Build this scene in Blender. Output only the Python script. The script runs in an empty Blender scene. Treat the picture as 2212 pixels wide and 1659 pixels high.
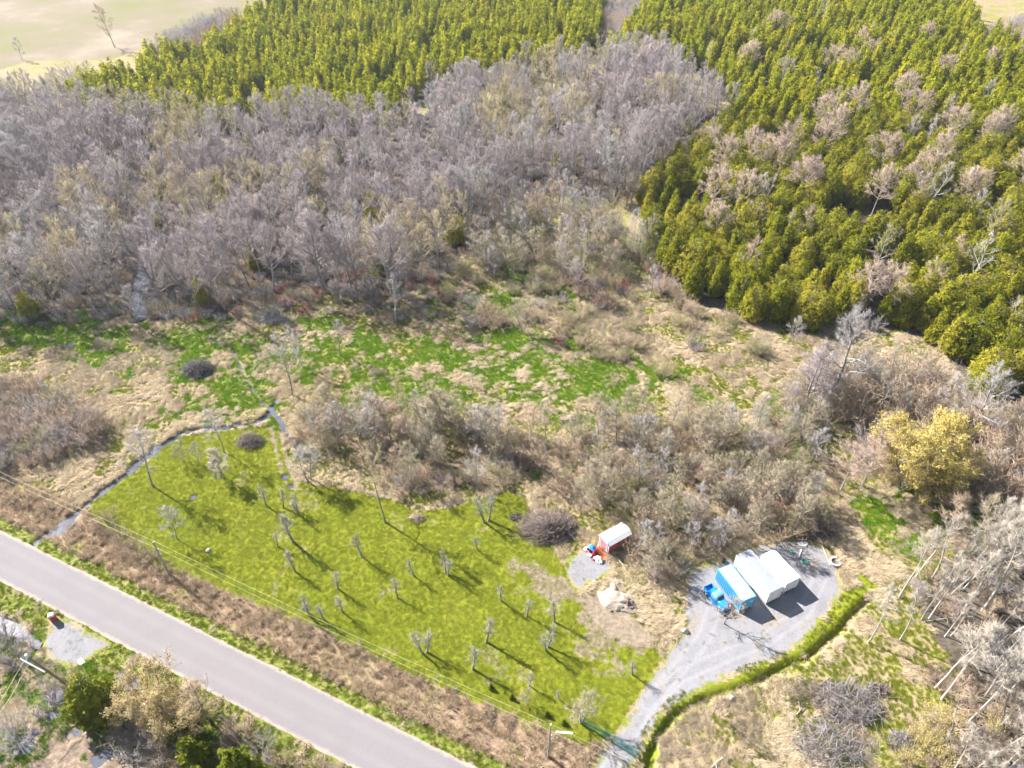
import bpy, math, random
import numpy as np
from mathutils import Vector, Matrix, Quaternion

# ------------------------------------------------------------------ camera, world, sun, exposure
sc = bpy.context.scene
CAM_H, PITCH, HFOV = 95.0, math.radians(40.5), math.radians(69.0)
cam_d = bpy.data.cameras.new("camera"); cam = bpy.data.objects.new("camera", cam_d)
sc.collection.objects.link(cam); sc.camera = cam
cam.location = (0, 0, CAM_H); cam.rotation_euler = (math.pi/2 - PITCH, 0, 0)
cam_d.sensor_fit = 'HORIZONTAL'; cam_d.angle = HFOV; cam_d.clip_start = 0.5; cam_d.clip_end = 9000

SUN_AZ, SUN_EL = math.radians(-35.0), math.radians(38.0)      # heading of the shadows; height of the sun
sun_dir = Vector((math.cos(SUN_EL)*math.cos(SUN_AZ), math.cos(SUN_EL)*math.sin(SUN_AZ), -math.sin(SUN_EL)))
sl = bpy.data.lights.new("sun", 'SUN'); sl.energy = 5.0; sl.angle = math.radians(0.5); sl.color = (1.0, 0.965, 0.905)
so = bpy.data.objects.new("sun", sl); sc.collection.objects.link(so)
so.rotation_euler = sun_dir.to_track_quat('-Z', 'Y').to_euler(); so.location = (-60, 60, 150)

wd = bpy.data.worlds.new("World"); sc.world = wd; wd.use_nodes = True
wn = wd.node_tree.nodes; wl = wd.node_tree.links
sky = wn.new('ShaderNodeTexSky'); sky.sky_type = 'NISHITA'; sky.sun_disc = False
sky.sun_elevation = SUN_EL; sky.sun_rotation = math.atan2(-sun_dir.x, -sun_dir.y)
sky.air_density = 1.2; sky.dust_density = 1.5; sky.ozone_density = 1.0
wl.new(sky.outputs[0], wn['Background'].inputs[0]); wn['Background'].inputs[1].default_value = 0.055

vs = sc.view_settings; vs.view_transform = 'Standard'; vs.look = 'None'; vs.exposure = 1.75; vs.gamma = 1.0
sc.cycles.use_denoising = True
sc.cycles.use_adaptive_sampling = True; sc.cycles.adaptive_threshold = 0.03
sc.cycles.max_bounces = 5; sc.cycles.diffuse_bounces = 2; sc.cycles.glossy_bounces = 2
sc.cycles.transmission_bounces = 4; sc.cycles.transparent_max_bounces = 6; sc.cycles.volume_bounces = 0
sc.cycles.sample_clamp_indirect = 6.0

# ------------------------------------------------------------------ place helpers
FP = 1106.0/math.tan(HFOV/2)          # focal length in units of a 2212-wide picture
CP, SP = math.cos(PITCH), math.sin(PITCH)
def G(u, v, z=0.0):
    """point of the ground (height z) seen at (u, v) of the 2212 x 1659 photograph"""
    x = (u-1106.0)/FP; y = -(v-829.5)/FP
    d = (x, CP + y*SP, -SP + y*CP); t = (z-CAM_H)/d[2]
    return np.array((d[0]*t, d[1]*t, z))
def proj(x, y, z):
    w = y*CP - (z-CAM_H)*SP; h = y*SP + (z-CAM_H)*CP
    w = np.maximum(w, 1e-3)
    return 1106.0 + FP*x/w, 829.5 - FP*h/w
def GP(pts): return [tuple(G(u, v)[:2]) for u, v in pts]

def hash2(ix, iy, seed):
    n = (ix*374761393 + iy*668265263 + seed*974634777) & 0xffffffff
    n = ((n ^ (n >> 13))*1274126177) & 0xffffffff
    return ((n ^ (n >> 16)) & 0xffff)/65535.0
def vnoise(x, y, seed=0):
    x = np.asarray(x, float); y = np.asarray(y, float)
    ix = np.floor(x).astype(np.int64); iy = np.floor(y).astype(np.int64)
    fx = x-ix; fy = y-iy; fx = fx*fx*(3-2*fx); fy = fy*fy*(3-2*fy)
    a = hash2(ix, iy, seed); b = hash2(ix+1, iy, seed); c = hash2(ix, iy+1, seed); d = hash2(ix+1, iy+1, seed)
    return (a*(1-fx)+b*fx)*(1-fy) + (c*(1-fx)+d*fx)*fy
def fbm(x, y, s, seed=0, oct=4):
    r = 0; a = 0.5; t = 0
    for o in range(oct):
        r = r + a*vnoise(np.asarray(x)/s, np.asarray(y)/s, seed+o*17); t += a; a *= 0.5; s *= 0.5
    return r/t
def sst(a, b, x):
    t = np.clip((x-a)/(b-a), 0, 1); return t*t*(3-2*t)
def dline(x, y, pts, closed=False):
    x = np.asarray(x, float); y = np.asarray(y, float); d = np.full(np.shape(x), 1e9)
    P = list(pts) + ([pts[0]] if closed else [])
    for (ax, ay), (bx, by) in zip(P[:-1], P[1:]):
        ex, ey = bx-ax, by-ay; L = ex*ex+ey*ey+1e-12
        t = np.clip(((x-ax)*ex+(y-ay)*ey)/L, 0, 1)
        d = np.minimum(d, np.hypot(x-ax-t*ex, y-ay-t*ey))
    return d
def inside(x, y, pts):
    x = np.asarray(x, float); y = np.asarray(y, float); c = np.zeros(np.shape(x), bool)
    j = len(pts)-1
    for i in range(len(pts)):
        xi, yi = pts[i]; xj, yj = pts[j]
        if yi != yj:
            c ^= ((yi > y) != (yj > y)) & (x < (xj-xi)*(y-yi)/(yj-yi)+xi)
        j = i
    return c
def sdf(x, y, pts):
    d = dline(x, y, pts, True); return np.where(inside(x, y, pts), -d, d)

# ------------------------------------------------------------------ the plan of the place (photo points -> metres)
RD0 = np.array((-81.7, 75.2)); RA = math.radians(-25.2)
RE = np.array((math.cos(RA), math.sin(RA))); RN = np.array((-RE[1], RE[0]))   # along, across (towards the lawn)
def road_s(x, y): return (x-RD0[0])*RN[0] + (y-RD0[1])*RN[1]
def road_t(x, y): return (x-RD0[0])*RE[0] + (y-RD0[1])*RE[1]
ROAD_W = 6.5
LAWN = GP([(192,1108),(206,1078),(255,1045),(330,985),(380,946),(440,936),(560,922),(598,930),(640,1040),(690,1050),(760,1060),(860,1085),
           (900,1108),(1000,1092),(1090,1060),(1130,1075),(1190,1180),(1235,1250),(1270,1330),(1330,1390),(1420,1400),(1440,1440),
           (1390,1490),(1320,1590),(1262,1612),(1094,1538),(856,1441),(685,1356),(563,1308),(407,1243),(345,1229),(250,1160)])
STREAM = GP([(60,1190),(92,1156),(122,1150),(150,1120),(178,1098),(205,1072),(250,1040),(300,1000),(342,965),(388,936),(440,926),(500,920),(552,912),(585,888),(598,862)])
STREAM2 = GP([(300,690),(296,640),(310,590),(318,530),(322,480),(335,430)])
TRACK = GP([(590,885),(566,870),(546,842),(524,800),(505,765),(470,740),(430,728)])
TRACK2 = GP([(590,885),(622,935),(655,985)])
RUT1 = GP([(580,905),(594,960),(606,1015),(622,1052),(650,1058)]); RUT2 = GP([(602,905),(612,960),(622,1010),(640,1045)])
GRAVEL = GP([(1494,1232),(1485,1275),(1480,1330),(1482,1365),(1450,1405),(1425,1445),(1385,1510),(1345,1570),(1310,1620),(1272,1680),(1345,1680),
             (1375,1630),(1402,1580),(1432,1535),(1500,1492),(1585,1452),(1660,1428),(1725,1388),(1775,1330),(1815,1282),(1805,1222),(1770,1178),
             (1705,1166),(1640,1180),(1560,1215)])
DRIVE = GP([(1300,1690),(1352,1600),(1400,1520),(1470,1460),(1560,1420),(1650,1385),(1740,1320),(1770,1250)]); DRIVE2 = GP([(1400,1520),(1470,1440),(1520,1380),(1545,1310)])
PAD = GP([(1226,1214),(1245,1200),(1272,1183),(1300,1200),(1322,1222),(1308,1238),(1285,1250),(1262,1262),(1250,1275),(1238,1262),(1228,1240)])
DIRT = GP([(1120,1230),(1190,1225),(1240,1255),(1290,1255),(1345,1225),(1380,1260),(1390,1320),(1420,1370),(1440,1400),(1380,1420),(1300,1400),(1250,1350),(1180,1290)])
BANK = GP([(1870,1262),(1835,1300),(1790,1350),(1732,1398),(1660,1435),(1585,1462),(1500,1497),(1445,1530),(1410,1580),(1390,1630),(1378,1690)])
BDITCH = GP([(1882,1288),(1850,1318),(1805,1370),(1745,1418),(1670,1452),(1620,1480),(1520,1512),(1460,1542),(1425,1585),(1405,1635),(1395,1690)])
TURNOUT = GP([(118,1338),(150,1345),(235,1393),(190,1420),(160,1438),(115,1425),(98,1405),(100,1380)])
WET_MUD = GP([(60,1560),(170,1570),(260,1600),(340,1640),(420,1700),(420,1760),(-60,1760),(-60,1600)])
WATER_BL = GP([(-40,1320),(0,1330),(40,1345),(90,1385),(80,1400),(40,1385),(-40,1345)])
WATER_BL2 = GP([(245,1455),(270,1440),(300,1462),(310,1520),(280,1560),(262,1580),(250,1520)])
FARFIELD = GP([(-400,170),(0,150),(90,128),(200,128),(290,112),(380,80),(480,40),(590,12),(640,-60),(-400,-60)])
# woods (outlines of where the trunks stand)
CEDAR_R = GP([(1395,40),(1330,100),(1300,150),(1440,148),(1500,160),(1585,240),(1560,300),(1470,345),(1410,405),(1385,470),(1400,545),(1450,610),(1530,665),(1620,690),(1720,705),(1860,690),
              (1990,735),(2060,800),(2150,880),(2300,960),(2600,900),(2500,200),(2120,90),(2040,-20),(1410,-20)])
CEDAR_L = GP([(620,4),(530,68),(455,128),(330,152),(235,205),(135,222),(200,275),(330,285),(450,290),(600,288),(720,280),(858,278),(905,212),(1050,182),(1150,170),
              (1240,150),(1285,110),(1300,60),(1302,-26),(640,-26)])
WOODS = GP([(-200,235),(0,245),(140,232),(205,292),(450,302),(700,296),(872,292),(930,238),(1060,215),(1240,172),(1300,165),(1440,160),(1575,268),(1455,345),(1392,410),
            (1330,440),(1240,420),(1150,430),(1080,475),(1000,560),(955,610),(860,640),(760,645),(690,625),(560,640),(470,685),(330,700),(290,690),(150,700),(-200,700)])
THICK = GP([(655,905),(700,880),(800,885),(930,890),(1060,930),(1180,955),(1250,940),(1340,905),(1480,905),(1600,930),(1690,890),(1720,830),(1790,800),(1890,850),(1800,905),
            (1760,960),(1740,1060),(1800,1120),(1760,1158),(1640,1170),(1560,1195),(1490,1225),(1470,1280),(1415,1270),(1360,1190),(1330,1130),(1270,1110),(1220,1100),(1180,1040),(1120,1040),(1010,1068),(900,1075),(800,1050),(700,1030),(660,970)])
RIGHTW = GP([(1990,1240),(2050,1180),(2130,1130),(2320,1060),(2450,1760),(1980,1760),(2010,1640),(1990,1560),(2030,1480),(1990,1400),(1950,1320)])
EASTW = GP([(1740,860),(1830,800),(1930,800),(2060,850),(2150,920),(2320,1000),(2320,1080),(2140,1080),(2080,1110),(1900,1080),(1860,1010),(1880,930)])
LEFTT = GP([(-120,830),(40,830),(110,850),(190,905),(235,940),(180,985),(60,1010),(0,1030),(-120,1060)])
MEADOW_LUSH = [GP(p) for p in (
    [(-40,690),(60,700),(240,700),(400,705),(520,725),(560,790),(520,770),(440,745),(330,745),(250,760),(150,740),(-40,735)],
    [(655,690),(700,690),(720,745),(690,790),(640,775)], [(520,815),(580,850),(560,890),(420,880),(440,855)],
    [(1080,760),(1180,755),(1300,770),(1420,820),(1330,880),(1230,900),(1100,830),(1000,800)], [(1380,800),(1440,820),(1400,850)],
    [(1530,860),(1580,880),(1580,900),(1540,905)], [(1700,930),(1770,900),(1750,960),(1710,1010),(1690,980)],
    [(1850,1090),(1990,1080),(2130,1100),(2180,1150),(2040,1150),(1900,1120)], [(2150,960),(2300,980),(2300,1030),(2170,1010)],
    [(1070,430),(1200,500),(1190,545),(1100,540)], [(1250,440),(1350,490),(1330,510),(1240,480)], [(880,760),(980,740),(1000,780),(900,790)],
    [(740,745),(860,735),(900,800),(820,800)], [(960,640),(1100,640),(1120,700),(980,710)], [(1000,690),(1090,700),(1240,745),(1380,770),(1250,760),(1080,740)], [(1100,560),(1200,575),(1230,640),(1120,630)], [(820,800),(960,800),(1010,850),(900,880),(760,840)], [(1290,560),(1350,500),(1390,560),(1330,600)], [(330,800),(420,770),(460,800),(360,830)])]

def masks(x, y):
    x = np.asarray(x, float); y = np.asarray(y, float)
    n1 = fbm(x, y, 6.0, 3) - 0.5; n2 = fbm(x, y, 1.6, 9) - 0.5
    s = road_s(x, y)
    jit = n1*1.6 + n2*0.8
    m = {}
    m['lawn'] = sst(0.5, -0.5, sdf(x, y, LAWN) + jit*0.6)
    lush = np.zeros_like(x)
    for p in MEADOW_LUSH: lush = np.maximum(lush, sst(6.0, -4.0, sdf(x, y, p) + n1*22 + n2*16))
    lush = np.maximum(lush, sst(1.7, 0.7, np.abs(s-0.9) + n2*1.0))                         # verges of the road
    lush = np.maximum(lush, sst(2.4, 1.0, np.abs(s+ROAD_W+1.5) + n2*1.5)*0.95)
    bl = (s < -ROAD_W-1) & (x < -20)
    lush = np.maximum(lush, np.where(bl, sst(0.44, 0.56, fbm(x, y, 5, 61)), 0))
    m['lush'] = lush
    m['bank'] = sst(1.7, 0.6, dline(x, y, BANK) + n2*2.6 + n1*1.5)
    m['dirt'] = np.maximum(0.74*sst(3.0, -3.0, sdf(x, y, DIRT) + n1*12 + n2*9), sst(0.6, 0.2, np.minimum(dline(x, y, RUT1), dline(x, y, RUT2)) + n2*0.5)*0.8)
    m['dirt'] = np.maximum(m['dirt'], 0.50*sst(0.64, 0.72, fbm(x, y, 3.2, 131)))
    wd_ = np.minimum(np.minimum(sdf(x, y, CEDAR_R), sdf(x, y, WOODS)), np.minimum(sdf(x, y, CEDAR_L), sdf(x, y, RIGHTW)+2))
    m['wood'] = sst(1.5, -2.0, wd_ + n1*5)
    m['mud'] = np.maximum(sst(0.8, -0.8, sdf(x, y, WET_MUD) + n1*4), sst(0.55, 0.1, dline(x, y, TRACK)+n2*.5)*0.7)
    m['brown'] = np.maximum(np.where((s > 1.4) & (s < 9.5), sst(1.2, 2.4, s)*sst(0.42, 0.62, fbm(x, y, 4, 21)+0.08), 0), sst(2, -2, sdf(x, y, THICK)+n1*9)*0.5)
    m['field'] = sst(6, -6, sdf(x, y, FARFIELD) + n1*8)
    return m

def pools(x, y):
    """how deep the wet channels cut, metres"""
    n2 = fbm(x, y, 2.2, 9) - 0.5
    d = sst(0.95, 0.15, dline(x, y, STREAM) + n2*1.5)*0.75
    d = np.maximum(d, sst(2.3, 0.7, dline(x, y, STREAM2) + n2*2.0)*0.7)
    d = np.maximum(d, sst(0.7, 0.1, dline(x, y, TRACK2) + n2*0.6)*0.5)
    d = np.maximum(d, sst(0.5, 0.05, dline(x, y, TRACK) + n2*0.9)*0.45)
    d = np.maximum(d, sst(0.5, -0.5, sdf(x, y, WATER_BL) + n2*2)*0.7)
    d = np.maximum(d, sst(0.5, -0.5, sdf(x, y, WATER_BL2) + n2*2)*0.7)
    for (u, v, r) in PUDDLES:
        c = G(u, v); d = np.maximum(d, sst(r, r*0.55, np.hypot(x-c[0], (y-c[1])) + n2*r*0.9)*0.4)
    return d
PUDDLES = [(417,1075,0.9),(615,1030,0.8),(628,1050,0.7),(150,745,1.2),(120,1500,1.6),(60,1600,1.9),(150,1590,1.5),(170,1470,0.8),(215,1640,1.3),(110,1545,0.9),
           (2055,1365,0.5),(2040,1375,0.4)]

def hgt(x, y):
    x = np.asarray(x, float); y = np.asarray(y, float)
    s = road_s(x, y)
    lawn = sst(1.0, -1.0, sdf(x, y, LAWN))
    hard = np.minimum(np.minimum(sdf(x, y, GRAVEL), sdf(x, y, PAD)), sdf(x, y, TURNOUT))
    flat = sst(0.4, 2.5, hard)
    rough = (0.42*(fbm(x, y, 7.0, 5)-0.5) + 0.30*(fbm(x, y, 1.7, 11, 3)-0.5))
    z = rough*flat*(1-0.75*lawn)
    offr = np.maximum(s, -ROAD_W - s)                         # distance outside the road
    z = z*sst(0.2, 2.2, offr)
    dit = sst(2.4, 0.4, np.abs(s-4.6 - 0.8*np.sin(road_t(x, y)*0.11)))*0.55 + sst(2.2, 0.3, np.abs(s+ROAD_W+4.6))*0.6
    gapd = sst(0.5, 3.0, hard)
    z = z - dit*gapd*sst(1.0, 2.0, offr)
    z = z + 0.22*sst(1.6, -0.2, offr)
    b = dline(x, y, BANK); z = z + 0.06*sst(1.7, 0.4, b)
    z = z - 0.75*sst(0.9, 0.15, dline(x, y, BDITCH) + (fbm(x, y, 2, 31)-0.5)*0.5)*sst(-0.2, .5, sdf(x, y, GRAVEL))
    mud = sst(1.0, -1.0, sdf(x, y, WET_MUD)); z = z + mud*(fbm(x, y, 0.9, 41, 3)-0.5)*0.7
    return z - pools(x, y)

# ------------------------------------------------------------------ materials
def mat(name, build):
    m = bpy.data.materials.new(name); m.use_nodes = True
    nt = m.node_tree; nt.nodes.clear(); out = nt.nodes.new('ShaderNodeOutputMaterial')
    sh = build(nt); nt.links.new(sh, out.inputs['Surface']); return m
def N(nt, t, **kw):
    n = nt.nodes.new(t)
    for k, v in kw.items():
        if k in n.inputs.keys() if isinstance(k, str) else False: n.inputs[k].default_value = v
        else: setattr(n, k, v)
    return n
def lk(nt, a, b): nt.links.new(a, b)
def noise(nt, scale, detail=4.0, vec=None, rough=0.55, dist=0.0):
    n = nt.nodes.new('ShaderNodeTexNoise'); n.inputs['Scale'].default_value = scale; n.inputs['Detail'].default_value = detail
    n.inputs['Roughness'].default_value = rough; n.inputs['Distortion'].default_value = dist
    if vec is not None: lk(nt, vec, n.inputs['Vector'])
    return n.outputs['Fac']
def ramp(nt, fac, stops):
    r = nt.nodes.new('ShaderNodeValToRGB'); e = r.color_ramp.elements
    while len(e) < len(stops): e.new(0.5)
    for el, (p, c) in zip(e, stops): el.position = p; el.color = (*c, 1) if len(c) == 3 else c
    lk(nt, fac, r.inputs['Fac']); return r.outputs['Color']
def mix(nt, fac, a, b, mode='MIX'):
    n = nt.nodes.new('ShaderNodeMix'); n.data_type = 'RGBA'; n.blend_type = mode
    for sock, v in ((n.inputs[0], fac), (n.inputs[6], a), (n.inputs[7], b)):
        if hasattr(v, 'links'): lk(nt, v, sock)
        elif isinstance(v, (int, float)): sock.default_value = v
        else: sock.default_value = (*v, 1)
    return n.outputs[2]
def mth(nt, op, a, b=0.0, c=None):
    n = nt.nodes.new('ShaderNodeMath'); n.operation = op
    for i, v in enumerate((a, b, c)):
        if v is None: continue
        if hasattr(v, 'links'): lk(nt, v, n.inputs[i])
        else: n.inputs[i].default_value = v
    return n.outputs[0]
def mapr(nt, v, a, b, c=0.0, d=1.0):
    n = nt.nodes.new('ShaderNodeMapRange'); n.interpolation_type = 'SMOOTHSTEP'
    lk(nt, v, n.inputs[0])
    for i, q in enumerate((a, b, c, d)): n.inputs[i+1].default_value = q
    return n.outputs[0]
def bsdf(nt, col, rough=0.8, metal=0.0, spec=0.3, bump=None, bstr=0.3, bdist=0.05):
    p = nt.nodes.new('ShaderNodeBsdfPrincipled')
    if hasattr(col, 'links'): lk(nt, col, p.inputs['Base Color'])
    else: p.inputs['Base Color'].default_value = (*col, 1)
    if hasattr(rough, 'links'): lk(nt, rough, p.inputs['Roughness'])
    else: p.inputs['Roughness'].default_value = rough
    p.inputs['Metallic'].default_value = metal; p.inputs['Specular IOR Level'].default_value = spec
    if bump is not None:
        b = nt.nodes.new('ShaderNodeBump'); b.inputs['Strength'].default_value = bstr; b.inputs['Distance'].default_value = bdist
        lk(nt, bump, b.inputs['Height']); lk(nt, b.outputs[0], p.inputs['Normal'])
    return p.outputs[0]
def gpos(nt): return nt.nodes.new('ShaderNodeNewGeometry').outputs['Position']
def opos(nt): return nt.nodes.new('ShaderNodeTexCoord').outputs['Object']
def orand(nt): return nt.nodes.new('ShaderNodeObjectInfo').outputs['Random']

LAWN_RAMP = [(0.25,(0.10,0.14,0.010)),(0.45,(0.155,0.185,0.012)),(0.62,(0.205,0.212,0.020)),(0.80,(0.28,0.24,0.08))]
STRAW_RAMP = [(0.2,(0.13,0.09,0.055)),(0.42,(0.25,0.19,0.115)),(0.6,(0.35,0.275,0.18)),(0.8,(0.44,0.36,0.25))]
LUSH_RAMP = [(0.25,(0.055,0.10,0.008)),(0.40,(0.085,0.145,0.012)),(0.50,(0.16,0.17,0.03)),(0.62,(0.26,0.21,0.11))]
def lawn_col(nt, p):
    f = mth(nt, 'ADD', mth(nt, 'MULTIPLY', noise(nt, 0.10, 3, p), 0.45), mth(nt, 'MULTIPLY', noise(nt, 1.6, 5, p, 0.7), 0.55))
    return ramp(nt, f, LAWN_RAMP)
def b_ground(nt):
    p = gpos(nt)
    A = nt.nodes.new('ShaderNodeAttribute'); A.attribute_name = 'zone_a'
    B = nt.nodes.new('ShaderNodeAttribute'); B.attribute_name = 'zone_b'
    sa = nt.nodes.new('ShaderNodeSeparateColor'); lk(nt, A.outputs['Color'], sa.inputs[0])
    sb = nt.nodes.new('ShaderNodeSeparateColor'); lk(nt, B.outputs['Color'], sb.inputs[0])
    hi = noise(nt, 1.6, 4, p, 0.72); lo = noise(nt, 0.16, 3, p, 0.6, 0.8)
    def blend(a, b): return mth(nt, 'ADD', mth(nt, 'MULTIPLY', lo, a), mth(nt, 'MULTIPLY', hi, b))
    half = blend(0.5, 0.5)
    def m(v, k=0.7, lo_=0.38, hi_=0.62):
        return mapr(nt, mth(nt, 'ADD', v, mth(nt, 'MULTIPLY', mth(nt, 'SUBTRACT', hi, 0.5), k)), lo_, hi_)
    c = mix(nt, mth(nt, 'MULTIPLY', mapr(nt, blend(0.7, 0.3), 0.46, 0.58), 0.8), ramp(nt, half, STRAW_RAMP), ramp(nt, hi, [(0.3,(0.12,0.15,0.012)),(0.7,(0.24,0.22,0.05))]))
    c = mix(nt, m(sb.outputs[1]), c, ramp(nt, hi, [(0.25,(0.13,0.085,0.055)),(0.5,(0.25,0.175,0.12)),(0.75,(0.36,0.27,0.18))]))      # brown
    c = mix(nt, m(sa.outputs[0]), c, ramp(nt, half, LAWN_RAMP))
    c = mix(nt, m(sa.outputs[1]), c, ramp(nt, hi, LUSH_RAMP))
    c = mix(nt, m(sa.outputs[2], 1.0), c, ramp(nt, hi, [(0.25,(0.13,0.10,0.065)),(0.5,(0.21,0.165,0.12)),(0.72,(0.29,0.24,0.185))]))   # dirt
    c = mix(nt, m(A.outputs['Alpha']), c, ramp(nt, hi, [(0.25,(0.035,0.032,0.026)),(0.45,(0.075,0.062,0.048)),(0.6,(0.115,0.092,0.07)),(0.75,(0.07,0.085,0.022))]))  # woodland litter, its colour darkened to deepen the shade under the trees
    c = mix(nt, m(sb.outputs[0]), c, ramp(nt, hi, [(0.25,(0.10,0.075,0.06)),(0.5,(0.20,0.15,0.11)),(0.75,(0.36,0.28,0.22))]))      # mud
    c = mix(nt, m(sb.outputs[2], 0.3), c, ramp(nt, mth(nt, 'ADD', mth(nt, 'MULTIPLY', noise(nt, 0.025, 4, p, 0.65), 0.65), mth(nt, 'MULTIPLY', hi, 0.35)), [(0.30,(0.12,0.135,0.04)),(0.42,(0.165,0.155,0.075)),(0.52,(0.19,0.155,0.11)),(0.66,(0.28,0.235,0.18))]))
    return bsdf(nt, c, 0.95, spec=0.1, bump=hi, bstr=0.9, bdist=0.15)
M = {}
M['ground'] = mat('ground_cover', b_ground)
def b_road(nt):
    p = gpos(nt)
    at = nt.nodes.new('ShaderNodeAttribute'); at.attribute_name = 'across'
    f = at.outputs['Fac']
    base = ramp(nt, noise(nt, 6.0, 6, p, 0.8), [(0.2,(0.148,0.134,0.138)),(0.5,(0.187,0.170,0.176)),(0.8,(0.225,0.207,0.212))])
    trk = mapr(nt, mth(nt, 'ABSOLUTE', mth(nt, 'SUBTRACT', mth(nt, 'ABSOLUTE', f), 0.42)), 0.22, 0.05)
    base = mix(nt, mth(nt, 'MULTIPLY', trk, 0.28), base, (0.225,0.208,0.212))
    base = mix(nt, mth(nt, 'MULTIPLY', mapr(nt, noise(nt, 0.25, 3, p), 0.45, 0.7), 0.35), base, (0.165,0.15,0.155))
    sand = ramp(nt, noise(nt, 3.0, 5, p, 0.7), [(0.3,(0.25,0.21,0.175)),(0.7,(0.34,0.29,0.25))])
    e = mapr(nt, mth(nt, 'ADD', mth(nt, 'ABSOLUTE', f), mth(nt, 'MULTIPLY', mth(nt, 'SUBTRACT', noise(nt, 0.9, 5, p, 0.7), 0.5), 0.28)), 0.80, 0.98)
    c = mix(nt, e, base, sand)
    return bsdf(nt, c, 0.9, spec=0.2, bump=noise(nt, 9, 4, p, 0.8), bstr=0.35, bdist=0.03)
M['road'] = mat('worn_asphalt', b_road)
def b_gravel(nt):
    p = gpos(nt)
    at = nt.nodes.new('ShaderNodeAttribute'); at.attribute_name = 'edge'
    hi = noise(nt, 3.2, 5, p, 0.85); lo = noise(nt, 0.28, 4, p, 0.65, 0.6)
    g = ramp(nt, mth(nt, 'ADD', mth(nt, 'MULTIPLY', lo, 0.45), mth(nt, 'MULTIPLY', hi, 0.55)),
             [(0.22,(0.115,0.105,0.10)),(0.40,(0.18,0.173,0.18)),(0.55,(0.235,0.23,0.25)),(0.75,(0.30,0.295,0.32))])
    g = mix(nt, mth(nt, 'MULTIPLY', mapr(nt, lo, 0.52, 0.64), 0.7), g, ramp(nt, hi, [(0.3,(0.17,0.135,0.10)),(0.7,(0.29,0.245,0.195))]))
    g = mix(nt, mth(nt, 'MULTIPLY', mapr(nt, hi, 0.66, 0.72), 0.5), g, (0.13,0.12,0.05))
    ru = nt.nodes.new('ShaderNodeAttribute'); ru.attribute_name = 'rut'
    g = mix(nt, mth(nt, 'MULTIPLY', mapr(nt, mth(nt, 'ADD', ru.outputs['Fac'], mth(nt, 'MULTIPLY', hi, 0.5)), 0.75, 0.2), 0.38), g, ramp(nt, hi, [(0.3,(0.27,0.26,0.27)),(0.7,(0.36,0.35,0.37))]))
    k = mapr(nt, mth(nt, 'ADD', at.outputs['Fac'], mth(nt, 'MULTIPLY', mth(nt, 'SUBTRACT', noise(nt, 0.6, 5, p, 0.75), 0.5), 3.6)), -0.5, 0.25)
    edge = mix(nt, mapr(nt, lo, 0.42, 0.58), ramp(nt, hi, STRAW_RAMP), ramp(nt, hi, LAWN_RAMP))
    return bsdf(nt, mix(nt, k, g, edge), 0.95, spec=0.15, bump=hi, bstr=0.8, bdist=0.08)
M['gravel'] = mat('pale_gravel', b_gravel)
M['water'] = mat('shallow_water', lambda nt: bsdf(nt, ramp(nt, noise(nt, 0.5, 3, gpos(nt)), [(0.3,(0.05,0.052,0.065)),(0.7,(0.105,0.112,0.145))]), 0.12, spec=0.6, bump=noise(nt, 1.5, 3, gpos(nt)), bstr=0.15, bdist=0.1))
def b_bark(c0, c1, var=0.35):
    def f(nt):
        r = orand(nt)
        c = ramp(nt, noise(nt, 2.5, 4, opos(nt), 0.7), [(0.3, c0), (0.7, c1)])
        c = mix(nt, mth(nt, 'MULTIPLY', r, var), c, (c0[0]*0.55, c0[1]*0.55, c0[2]*0.6), 'MIX')
        return bsdf(nt, c, 0.9, spec=0.15)
    return f
M['bark_grey'] = mat('grey_bark', b_bark((0.22,0.20,0.19),(0.38,0.35,0.335)))
M['twig_grey'] = mat('grey_twigs', b_bark((0.32,0.295,0.285),(0.455,0.42,0.41), 0.3))
M['twig_purple'] = mat('purplish_twigs', b_bark((0.30,0.25,0.25),(0.42,0.36,0.36), 0.3))
M['twig_tan'] = mat('budding_tan_twigs', b_bark((0.39,0.32,0.20),(0.50,0.42,0.265), 0.3))
M['twig_pale'] = mat('pale_straw_twigs', b_bark((0.35,0.31,0.26),(0.48,0.43,0.365), 0.3))
M['twig_pink'] = mat('pinkish_budding_twigs', b_bark((0.40,0.30,0.245),(0.53,0.405,0.335), 0.3))
M['twig_olive'] = mat('olive_tan_twigs', b_bark((0.30,0.255,0.18),(0.43,0.375,0.27), 0.3))
M['twig_red'] = mat('red_osier_twigs', b_bark((0.24,0.09,0.09),(0.33,0.15,0.13), 0.3))
M['twig_brown'] = mat('brown_brush_twigs', b_bark((0.34,0.25,0.18),(0.48,0.37,0.27), 0.35))
M['birch'] = mat('white_birch_bark', b_bark((0.50,0.47,0.43),(0.68,0.65,0.61), 0.2))
M['dead_wood'] = mat('bleached_dead_wood', b_bark((0.36,0.33,0.30),(0.52,0.48,0.445), 0.3))
M['heap_wood'] = mat('weathered_brushwood', b_bark((0.15,0.115,0.10),(0.30,0.24,0.205), 0.5))
M['slash'] = mat('grey_slash', b_bark((0.24,0.21,0.205),(0.36,0.325,0.32), 0.4))
M['heap_dim'] = mat('dark_grey_brushwood', b_bark((0.09,0.085,0.09),(0.22,0.20,0.20), 0.5))
M['heap_dark'] = mat('dark_rotting_wood', b_bark((0.06,0.055,0.055),(0.16,0.14,0.14), 0.3))
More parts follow.
